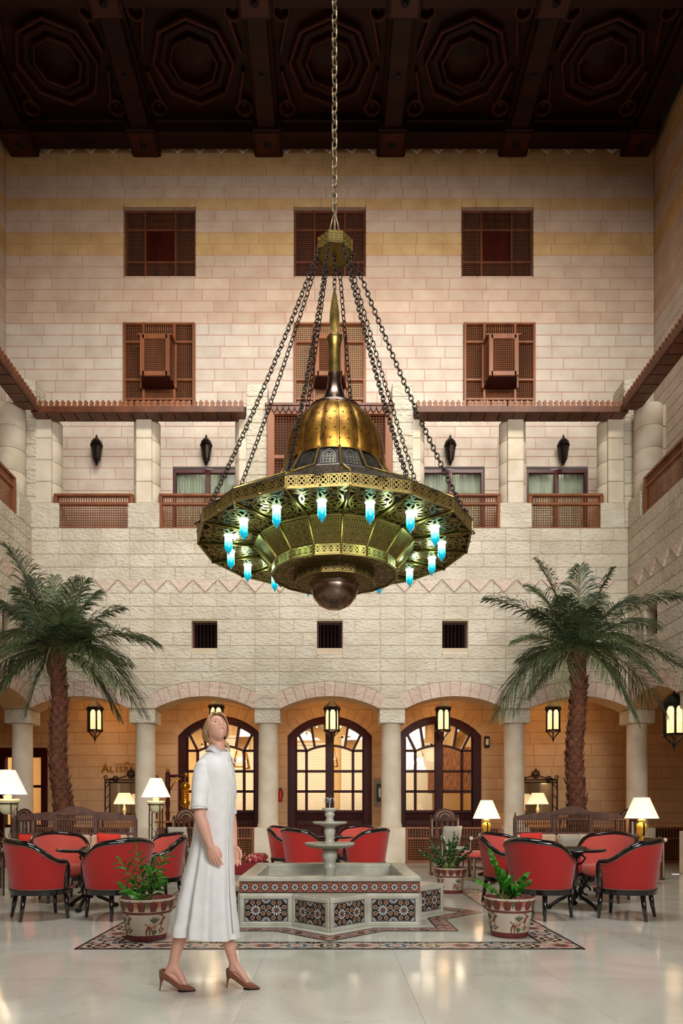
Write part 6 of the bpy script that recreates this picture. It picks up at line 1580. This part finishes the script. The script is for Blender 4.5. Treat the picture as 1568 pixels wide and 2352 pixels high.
# head frame
HC = W(497, 1676, -.01); yaw, pit = R(29), R(34); HS = .90
hy = Vector((sin(yaw)*cos(pit), -cos(yaw)*cos(pit), sin(pit))); hz = Vector((-sin(yaw)*sin(pit), cos(yaw)*sin(pit), cos(pit))); hx = hy.cross(hz)
HM = Matrix((hx*HS, hy*HS, hz*HS)).transposed().to_4x4(); HM.translation = HC; HMI = HM.inverted()
def gs(d2, s_): return math.exp(-d2/(2*s_*s_))
def head_pt(d):
    x, y, z = d; p = Vector((x*.073, y*.092, z*.108))
    if z < 0:
        k = (-z)**1.3; p.x *= 1-.36*k; p.y = p.y*(1-.12*k)+.030*k*(1 if y > -.2 else .2); p.z *= .955
        if y < 0: p.z *= 1-.35*(-y)                       # skull base lifts behind the jaw
    if y > 0:
        f = y
        for sx in (-1, 1):
            p.y -= .011*gs((p.x-sx*.031)**2+((p.z-.006)*1.3)**2, .013)*f         # eye sockets
            p.y += .004*gs((p.x-sx*.031)**2+((p.z-.004)*1.6)**2, .009)*f          # eyeballs
            p.y += .005*gs((p.x-sx*.042)**2+(p.z+.028)**2, .018)*f                # cheeks
            p.y += .004*gs((p.x-sx*.013)**2+(p.z+.036)**2, .005)*f                # nostrils
        t_ = min(max((.012-p.z)/.046, 0), 1); fade = 1 if p.z > -.036 else gs((p.z+.036)**2, .005)
        if p.z < .02: p.y += (.006+.018*t_)*gs(p.x**2, .0075+.003*t_)*fade*f      # nose
        p.y += .007*gs(p.x**2, .018)*gs((p.z+.056)**2, .005)*f+.005*gs(p.x**2, .014)*gs((p.z+.0645)**2, .0042)*f   # lips
        p.y -= .004*gs(p.x**2, .015)*gs((p.z+.0603)**2, .0020)*f
        p.y += .010*gs(p.x**2, .016)*gs((p.z+.088)**2, .012)*f                   # chin
        p.y += .004*gs(p.x**2, .04)*gs((p.z-.026)**2, .008)*f                    # brow ridge
    return p
bo = MB(); nu_, nv_ = 96, 72; vs = []; fs = []
for j in range(nv_+1):
    th = PI*j/nv_
    for i in range(nu_): a = 2*PI*i/nu_; vs.append(HM @ head_pt((sin(th)*cos(a), sin(th)*sin(a), cos(th))))
for j in range(nv_):
    for i in range(nu_): fs.append((j*nu_+i, j*nu_+(i+1) % nu_, (j+1)*nu_+(i+1) % nu_, (j+1)*nu_+i))
bo.add(vs, fs, 0, True)
for sx in (-1, 1): bo.ball(tuple(HM @ Vector((sx*.072, -.012, -.012))), (.012, .02, .03), 12)
def limb(pts, rs, n=16): bo.tube(pts, rs, n); bo.ball(tuple(pts[0]), rs[0] if not isinstance(rs[0], tuple) else min(rs[0]), 12); bo.ball(tuple(pts[-1]), rs[-1] if not isinstance(rs[-1], tuple) else min(rs[-1]), 12)
limb([W(497, 1780), W(503, 1748), W(503, 1728), W(500, 1708), W(494, 1690)], [.072, .054, .043, .043, .050])
limb([W(490, 2015), W(489, 1960), W(490, 1900), W(493, 1840), W(496, 1790)], [(.115, .11), (.115, .11), (.088, .09), (.09, .10), (.08, .10)])
limb([W(472, 1782, -.10), W(496, 1776), W(518, 1782, .10)], [.04, .055, .04])
# near (right) arm and hand
S1, E1, W1 = W(466, 1785, -.13), W(458, 1872, -.19), W(482, 1942, -.20)
limb([S1, S1.lerp(E1, .5), E1], [.034, .038, .036]); limb([E1, E1.lerp(W1, .3), E1.lerp(W1, .7), W1], [.036, .038, .030, .024])
def hand(wr, dn, fw, inn, sc=1.0, curl=.5):
    """wr wrist, dn towards the fingertips, fw towards the thumb side, inn towards the palm"""
    dn, fw, inn = dn.normalized(), fw.normalized(), inn.normalized()
    fl_ = lambda a, b, c: wr+(dn*a+fw*b+inn*c)*sc
    bo.tube([fl_(-.01, 0, 0), fl_(.02, .002, 0), fl_(.05, .003, .002), fl_(.082, .002, .004)], [(.014*sc, .023*sc), (.014*sc, .031*sc), (.0145*sc, .038*sc), (.011*sc, .036*sc)], 14, up=tuple(inn))
    for b, L_, r, c_ in ((.029, .068, .0088, .8), (.0095, .076, .0092, 1.0), (-.010, .071, .0088, 1.15), (-.029, .056, .0078, 1.3)):
        p = [fl_(.070, b, .003)]; ang = .12; d = 0
        for k, part in enumerate((.45, .30, .25)):
            ang += curl*c_*(.35, .55, .45)[k]; v = (dn*cos(ang)+inn*sin(ang)+fw*(b*.6)).normalized(); p.append(p[-1]+v*L_*part*sc)
        bo.tube(p, [r*sc, r*.98*sc, r*.9*sc, r*.72*sc], 10)
        for q_, rr_ in zip(p, (r, r*.98, r*.9, r*.74)): bo.ball(tuple(q_), rr_*sc, 10)
    p = [fl_(.012, .022, .006), fl_(.038, .040, .014), fl_(.064, .044, .022), fl_(.084, .038, .026)]
    bo.tube(p, [.014*sc, .0115*sc, .0098*sc, .0075*sc], 10)
    for q_, rr_ in zip(p[1:], (.0115, .0098, .0078)): bo.ball(tuple(q_), rr_*sc, 10)
hand(W1, W(492, 1972, -.20)-W1, Vector((1, -.25, .2)), Vector((.15, 1, 0)), .98, .45)
# far (left) arm and hand
S2, E2, W2 = W(522, 1780, .15), W(530, 1878, .20), W(537, 1944, .15)
limb([S2, S2.lerp(E2, .5), E2], [.034, .038, .035]); limb([E2, E2.lerp(W2, .3), E2.lerp(W2, .7), W2], [.035, .036, .029, .023])
hand(W2, W(541, 1975, .14)-W2, Vector((1, .15, .1)), Vector((.05, -1, 0)), .95, .5)
# legs
def leg(hip, knee, calf, ank, heel, ball_, toe, rk=.056):
    limb([hip, hip.lerp(knee, .5), knee], [.080, .070, rk]); limb([knee, knee.lerp(calf, .5), calf, calf.lerp(ank, .55), ank], [rk, .052, .047, .035, .029])
    limb([ank, heel], [.029, .026]); limb([heel, heel.lerp(ball_, .33)+Vector((0, 0, .004)), heel.lerp(ball_, .66), ball_], [.025, .027, .026, (.017, .028)]); limb([ank.lerp(heel, .5), ank.lerp(ball_, .35)], [.029, .026]); limb([ank, ank.lerp(ball_, .5), ball_, toe], [.028, (.026, .027), (.017, .030), (.010, .020)])
leg(W(480, 2015, -.08), W(448, 2092, -.08), W(415, 2146, -.05), W(397, 2214, -.04), W(385, 2236, -.04), W(428, 2267, -.04), W(442, 2271, -.045))
leg(W(500, 2015, .07), W(508, 2092, .06), W(520, 2146, .04), W(537, 2212, .03), W(531, 2236, .035), W(573, 2262, .015), W(586, 2265, .01))
bm_ = bo.build('body_raw', skin_m)
md = bm_.modifiers.new('remesh', 'REMESH'); md.mode = 'VOXEL'; md.voxel_size = .0027; md.use_smooth_shade = True
m2 = bm_.modifiers.new('smooth', 'SMOOTH'); m2.factor = .5; m2.iterations = 3
bpy.context.view_layer.update()
me = bpy.data.meshes.new_from_object(bm_.evaluated_get(bpy.context.evaluated_depsgraph_get())); me.name = 'body'
bpy.data.objects.remove(bm_)
me.materials.clear()
for m_ in (skin_m, lip_m, brow_m, eyew_m, iris_m, blush_m): me.materials.append(m_)
idx = [0]*len(me.polygons)
for p in me.polygons:
    if (p.center-HC).length < .16:
        c = HMI @ p.center
        if c.y > .035:
            if abs(c.x) < .0185 and -.0665+.30*abs(c.x) < c.z < -.0530-.22*abs(c.x): idx[p.index] = 1
            for sx in (-1, 1):
                u, v = (c.x-sx*.031), c.z-.005
                if (u/.0135)**2+(v/.0052)**2 < 1: idx[p.index] = 4 if u*u+(v-.001)**2 < .0060**2 or v > .0018 else 3
                if abs(u) < .018 and abs(c.z-(.023-.25*abs(u+.0*sx))) < .0032: idx[p.index] = 2
me.polygons.foreach_set('material_index', idx); me.polygons.foreach_set('use_smooth', [True]*len(me.polygons))
me.transform(PI_); link('body', me, pe)

# hair
hair_m = mat('blond_hair', srgb(214, 180, 132), .42, col2=srgb(160, 124, 82), scale=30, stretch=(1, 1, .12), contrast=(.35, .65), bump=.4, bscale=60)
ha_ = MB(); nu_, nv_ = 150, 100; vs = []; keep = {}
for j in range(nv_+1):
    th = PI*.84*j/nv_
    for i in range(nu_):
        a = 2*PI*i/nu_; d = Vector((sin(th)*cos(a), sin(th)*sin(a), cos(th))); p = head_pt((d.x, d.y, d.z)) if d.y < .3 else Vector((d.x*.073, d.y*.092, d.z*.108))
        wv = .006*sin(math.atan2(d.z, d.x)*26+d.y*4)+.004*sin(math.atan2(d.z, d.x)*61+d.y*9)
        k = 1.085+.06*max(0, -d.y)+.03*max(0, d.z)*max(0, .6-abs(d.y))+wv
        part = 1-.03*gs(d.x**2, .05)*(1 if d.z > .2 and d.y > -.3 else 0)
        vs.append(HM @ (Vector((p.x*(k+.035), p.y*k, p.z*k))*part))
        face = d.y > .0 and (d.x/.80)**2+((d.z+.20)/.93)**2 < 1 or (d.y > .55 and d.z < .5)
        cut = d.z < -.30-.5*max(0, -d.y) and d.y > -.75
        keep[j*nu_+i] = not face and not cut
for j in range(nv_):
    for i in range(nu_):
        q = (j*nu_+i, j*nu_+(i+1) % nu_, (j+1)*nu_+(i+1) % nu_, (j+1)*nu_+i)
        if sum(keep[v] for v in q) >= 3: ha_.add([vs[v] for v in q], [(0, 1, 2, 3)], 0, True)
ha_.ball(tuple(HM @ Vector((.012, -.078, -.070))), (.03, .03, .032), 16)
rg = random.Random(2)
def cat(pts, r0, r1, n=6):
    P3 = [HM @ Vector(p) for p in pts]; fine = []
    for i in range(len(P3)-1):
        a_, b_, c_, d_ = P3[max(i-1, 0)], P3[i], P3[i+1], P3[min(i+2, len(P3)-1)]
        for s_ in range(5):
            t_ = s_/5; fine.append(.5*((2*b_)+(c_-a_)*t_+(2*a_-5*b_+4*c_-d_)*t_*t_+(3*b_-a_-3*c_+d_)*t_**3))
    fine.append(P3[-1]); m_ = len(fine); ha_.tube(fine, [r0+(r1-r0)*i/(m_-1) for i in range(m_)], n)
for sx in (-1, 1):
    for k in range(26):                                    # fine locks swept from the parting past the temple to the nape
        f = k/25; j1, j2 = rg.uniform(-.003, .003), rg.uniform(-.003, .003)
        cat([(sx*.005, .062-f*.13, .1045-.012*f*f+j1*.3), (sx*(.040+.012*f), .076-f*.14, .088+j1), (sx*(.071+.006*sin(PI*f)), .050-f*.13, .040+j2), (sx*(.079+.003*sin(PI*f)), .018-f*.10, -.015+j1), (sx*(.071-.012*f), -.018-f*.055, -.055), (sx*.026, -.070, -.078+j2)], .0042, .003, 5)
    cat([(sx*.045, .082, .070), (sx*.066, .062, .035), (sx*.072, .050, -.015), (sx*.071, .034, -.055), (sx*.062, .016, -.092)], .0035, .0012, 5)
    cat([(sx*.040, .084, .074), (sx*.063, .068, .030), (sx*.068, .058, -.02), (sx*.064, .046, -.062)], .0028, .001, 5)
pny = [HM @ Vector((-.045, -.04, -.075)), W(521, 1710, .06), W(524, 1724, .06), W(522, 1738, .05)]
ha_.tube(pny, [.016, .016, .014, .005], 8)
h_o = ha_.build('hair', hair_m, pe, recalc=False); h_o.data.transform(PI_)
bpy.data.objects.remove(bpy.data.objects['hair_tmp']) if 'hair_tmp' in bpy.data.objects else None

# dress
dress_m = mat('white_crepe', srgb(236, 234, 232), .8, col2=srgb(228, 226, 224), scale=20, bump=.08, bscale=120, bdist=.003, sss=.0, sheen=.15)
rings = [(1727, 479, 523, .062, .000), (1737, 466, 529, .11, .0), (1751, 456, 533, .155, .0), (1766, 450, 537, .172, .0), (1790, 449, 541, .17, .0), (1815, 450, 542, .155, .004), (1850, 450, 539, .142, .006), (1880, 449, 536, .135, .008),
         (1915, 445, 534, .135, .012), (1950, 438, 534, .148, .018), (2000, 424, 536, .165, .026), (2050, 412, 539, .18, .036), (2100, 402, 544, .19, .046), (2130, 396, 547, .195, .052), (2147, 394, 549, .197, .055)]
dr_ = MB(); n = 96; vs = []
for (py_, xl, xr, hd, amp) in rings:
    c = W((xl+xr)/2, py_); hw = (xr-xl)/2/F*PY
    for i in range(n):
        a = 2*PI*i/n; e = 2.25
        cx, cy = cos(a), sin(a); k = (abs(cx)**e+abs(cy)**e)**(-1/e)
        f = 1+amp*1.5*(.55*sin(5*a+.6)+.45*sin(8*a+2.1)+.35*sin(13*a))
        if amp > .01: f -= amp*3.6*gs((a-R(244))**2, .06)-amp*1.6*gs((a-R(254))**2, .07)+amp*1.6*gs((a-R(284))**2, .06)   # deeper folds on the near side
        x, y = hw*cx*k*(f if abs(cx) < .92 else 1+(f-1)*.25), hd*cy*k*f
        z = c.z
        if py_ > 2090: z += -.018*(cx)*(py_-2090)/57
        vs.append((c.x+x, c.y+y, z))
m_ = len(rings)
dr_.add(vs, [(j*n+i, j*n+(i+1) % n, (j+1)*n+(i+1) % n, (j+1)*n+i) for j in range(m_-1) for i in range(n)], 0, True)
last = vs[-n:]; inn = [(v[0]*.985+.015*W(470, 2147).x, v[1]*.985+.015*PY, v[2]+.03) for v in last]
dr_.add(last+inn, [(i, (i+1) % n, n+(i+1) % n, n+i) for i in range(n)], 0, True)
d_o = dr_.build('dress', dress_m, pe); d_o.data.transform(PI_)
tx_ = bpy.data.textures.new('cloth_wrinkle', 'CLOUDS'); tx_.noise_scale = .11; tx_.noise_depth = 2
def wrinkle(o, lv, st):
    sd = o.modifiers.new('subdivision', 'SUBSURF'); sd.levels = lv; sd.render_levels = lv
    dm = o.modifiers.new('wrinkles', 'DISPLACE'); dm.texture = tx_; dm.strength = st; dm.mid_level = .5; dm.texture_coords = 'LOCAL'
wrinkle(d_o, 2, .014)
def surf_pt(py_, a, out=.003):
    for r0, r1 in zip(rings, rings[1:]):
        if r0[0] <= py_ <= r1[0]:
            t_ = (py_-r0[0])/(r1[0]-r0[0]); g_ = [r0[k]+(r1[k]-r0[k])*t_ for k in range(5)]; c = W((g_[1]+g_[2])/2, py_); hw = (g_[2]-g_[1])/2/F*PY
            cx, cy = cos(a), sin(a); k = (abs(cx)**2.25+abs(cy)**2.25)**(-1/2.25); return Vector((c.x+(hw*k+out)*cx, c.y+(g_[3]*k+out)*cy, c.z))
fa = R(-27)
pl = MB(); yy = list(range(1752, 2146, 12))
pl.tube([surf_pt(y, fa+R(0) if y < 1900 else fa, .001) for y in yy], [(.004, .013)]*len(yy), 8).build('placket', dress_m, pe).data.transform(PI_)
bt = mat('pearl_button', srgb(214, 212, 210), .3)
for y in (1775, 1803, 1831, 1859, 1887, 1915, 1945, 1980, 2015):
    o = MB().ball(tuple(surf_pt(y, fa, .006)), .0055, 8).build('button', bt, pe); o.data.transform(PI_)
def sleeve(S_, Hh, r0, r1, name='sleeve'):
    S_, Hh = Vector(S_), Vector(Hh); q = MB(); k = 9
    pts = [S_.lerp(Hh, i/(k-1))+Vector((-.006*sin(PI*i/(k-1)), 0, 0)) for i in range(k)]
    rs = [(r0[0]+(r1[0]-r0[0])*i/(k-1), r0[1]+(r1[1]-r0[1])*i/(k-1)) for i in range(k)]
    q.tube(pts, rs, 28, up=(1, 0, 0), cap=False); q.tube([pts[-1], pts[-1]+Vector((0, 0, .02))], [rs[-1], (rs[-1][0]-.006, rs[-1][1]-.006)], 28, up=(1, 0, 0), cap=False)
    q.tube([pts[-2].lerp(pts[-1], .35), pts[-1]], [(rs[-1][0]+.0015, rs[-1][1]+.0015)]*2, 28, up=(1, 0, 0), cap=False); q.ball(tuple(pts[0]), (r0[0]*.98, r0[1]*.98, .05), 16)
    o = q.build(name, dress_m, pe, recalc=False); o.data.transform(PI_); wrinkle(o, 2, .012)
sleeve(W(468, 1762, -.115), W(457, 1857, -.185), (.056, .056), (.052, .062)); sleeve(W(521, 1764, .115), W(527, 1869, .18), (.052, .054), (.05, .058))
# collar
co = MB(); n = 40; c = W(502, 1726); vs = []; ff = R(-27)
for i in range(n+1):
    a = R(14)+(2*PI-R(28))*i/n; fr = cos(a); dx, dy = cos(ff+a), sin(ff+a); tipk = gs((min(a, 2*PI-a)-R(20))**2, R(22))
    st = c+Vector((dx*.052+.012*fr*cos(ff), dy*.056, .018-.030*max(fr, 0)-.004)); tp_ = c+Vector((dx*.055+.006, dy*.06, .036-.034*max(fr, 0)+.010*max(-fr, 0)))
    ou = c+Vector((dx*(.080+.022*tipk)+.01*fr, dy*(.090+.026*tipk), .002-.055*max(fr, 0)-.034*tipk)); vs += [st, tp_, ou]
co.add(vs, [(3*i, 3*i+1, 3*i+4, 3*i+3) for i in range(n)]+[(3*i+1, 3*i+2, 3*i+5, 3*i+4) for i in range(n)], 0, True)
o = co.build('collar', dress_m, pe, recalc=False); o.data.transform(PI_); so_ = o.modifiers.new('thickness', 'SOLIDIFY'); so_.thickness = .003
# shoes
suede = mat('brown_suede', srgb(132, 78, 48), .75, col2=srgb(118, 66, 40), scale=40, sheen=.3)
def shoe(heel, yaw_, L_, name):
    t = link('shoe', None, pe); t.matrix_local = PI_ @ Matrix.Translation(heel) @ Matrix.Rotation(yaw_, 4, 'Z') @ Matrix.Scale(L_/.228, 4)
    secs = [(.004, .078, .128, .014, 112), (.014, .074, .131, .025, 112), (.035, .064, .120, .029, 112), (.065, .048, .098, .029, 112), (.095, .028, .076, .030, 112), (.125, .010, .056, .035, 115), (.148, .004, .046, .037, 128), (.158, .003, .045, .036, 180), (.175, .003, .040, .032, 180), (.198, .004, .030, .021, 180), (.216, .005, .021, .011, 180), (.228, .006, .014, .003, 180)]
    q = MB(); k = 21; vs = []
    for (x, z0, z1, w_, pm) in secs:
        for i in range(k):
            p = R(-pm)+2*R(pm)*i/(k-1); zz = (z0+z1)/2-(z1-z0)/2*cos(p)*(1.0 if abs(p) > PI/2 else 1.0); yy_ = w_*math.copysign(abs(sin(p))**.75, sin(p)); zz = max(zz, z0+.0)
            if pm < 150: zz = z0+(z1-z0)*((1-cos(p))/(1-cos(R(pm)))); yy_ = w_*(1-(1-min(abs(p)/(PI*.42), 1))**2.2)*math.copysign(1, p)
            vs.append((x, yy_, zz))
    q.add(vs, [(j*k+i, j*k+i+1, (j+1)*k+i+1, (j+1)*k+i) for j in range(len(secs)-1) for i in range(k-1)], 0, True)
    q.add([vs[i] for i in range(k)], [tuple(range(k))])
    o = q.build('upper', suede, t, recalc=False); o.modifiers.new('thickness', 'SOLIDIFY').thickness = .0025
    MB().tube([(.016, 0, .078), (.010, 0, .055), (.004, 0, .02), (.002, 0, 0)], [(.018, .016), (.0085, .0085), (.0048, .0048), (.0045, .0045)], 12).build('stiletto_heel', suede, t)
    q = MB(); vs = []
    for (x, z0, z1, w_, pm) in secs[5:]: vs += [(x, -w_*.9, z0-.002), (x, w_*.9, z0-.002), (x, w_*.9, z0-.005), (x, -w_*.9, z0-.005)]
    q.add([(x, y, max(z, .0)) for x, y, z in vs], [(4*i+a_, 4*i+(a_+1) % 4, 4*i+4+(a_+1) % 4, 4*i+4+a_) for i in range(len(secs)-6) for a_ in range(4)]).build('sole', M['shadow'], t)
def flr(px_, py_): Y = F*EYE/(py_-CY); return Vector(((px_-CX)/F*Y, Y, 0))
h1, h2 = flr(366.5, 2274.5), flr(520, 2268.5)
shoe(h1, R(-6), .233, 'shoe'); shoe(h2, R(-12), .222, 'shoe')
for o in list(bpy.data.objects):
    if o.type == 'EMPTY' and o.parent is None and not o.get('label'): print('unlabelled', o.name)
print('objects', len(bpy.data.objects))
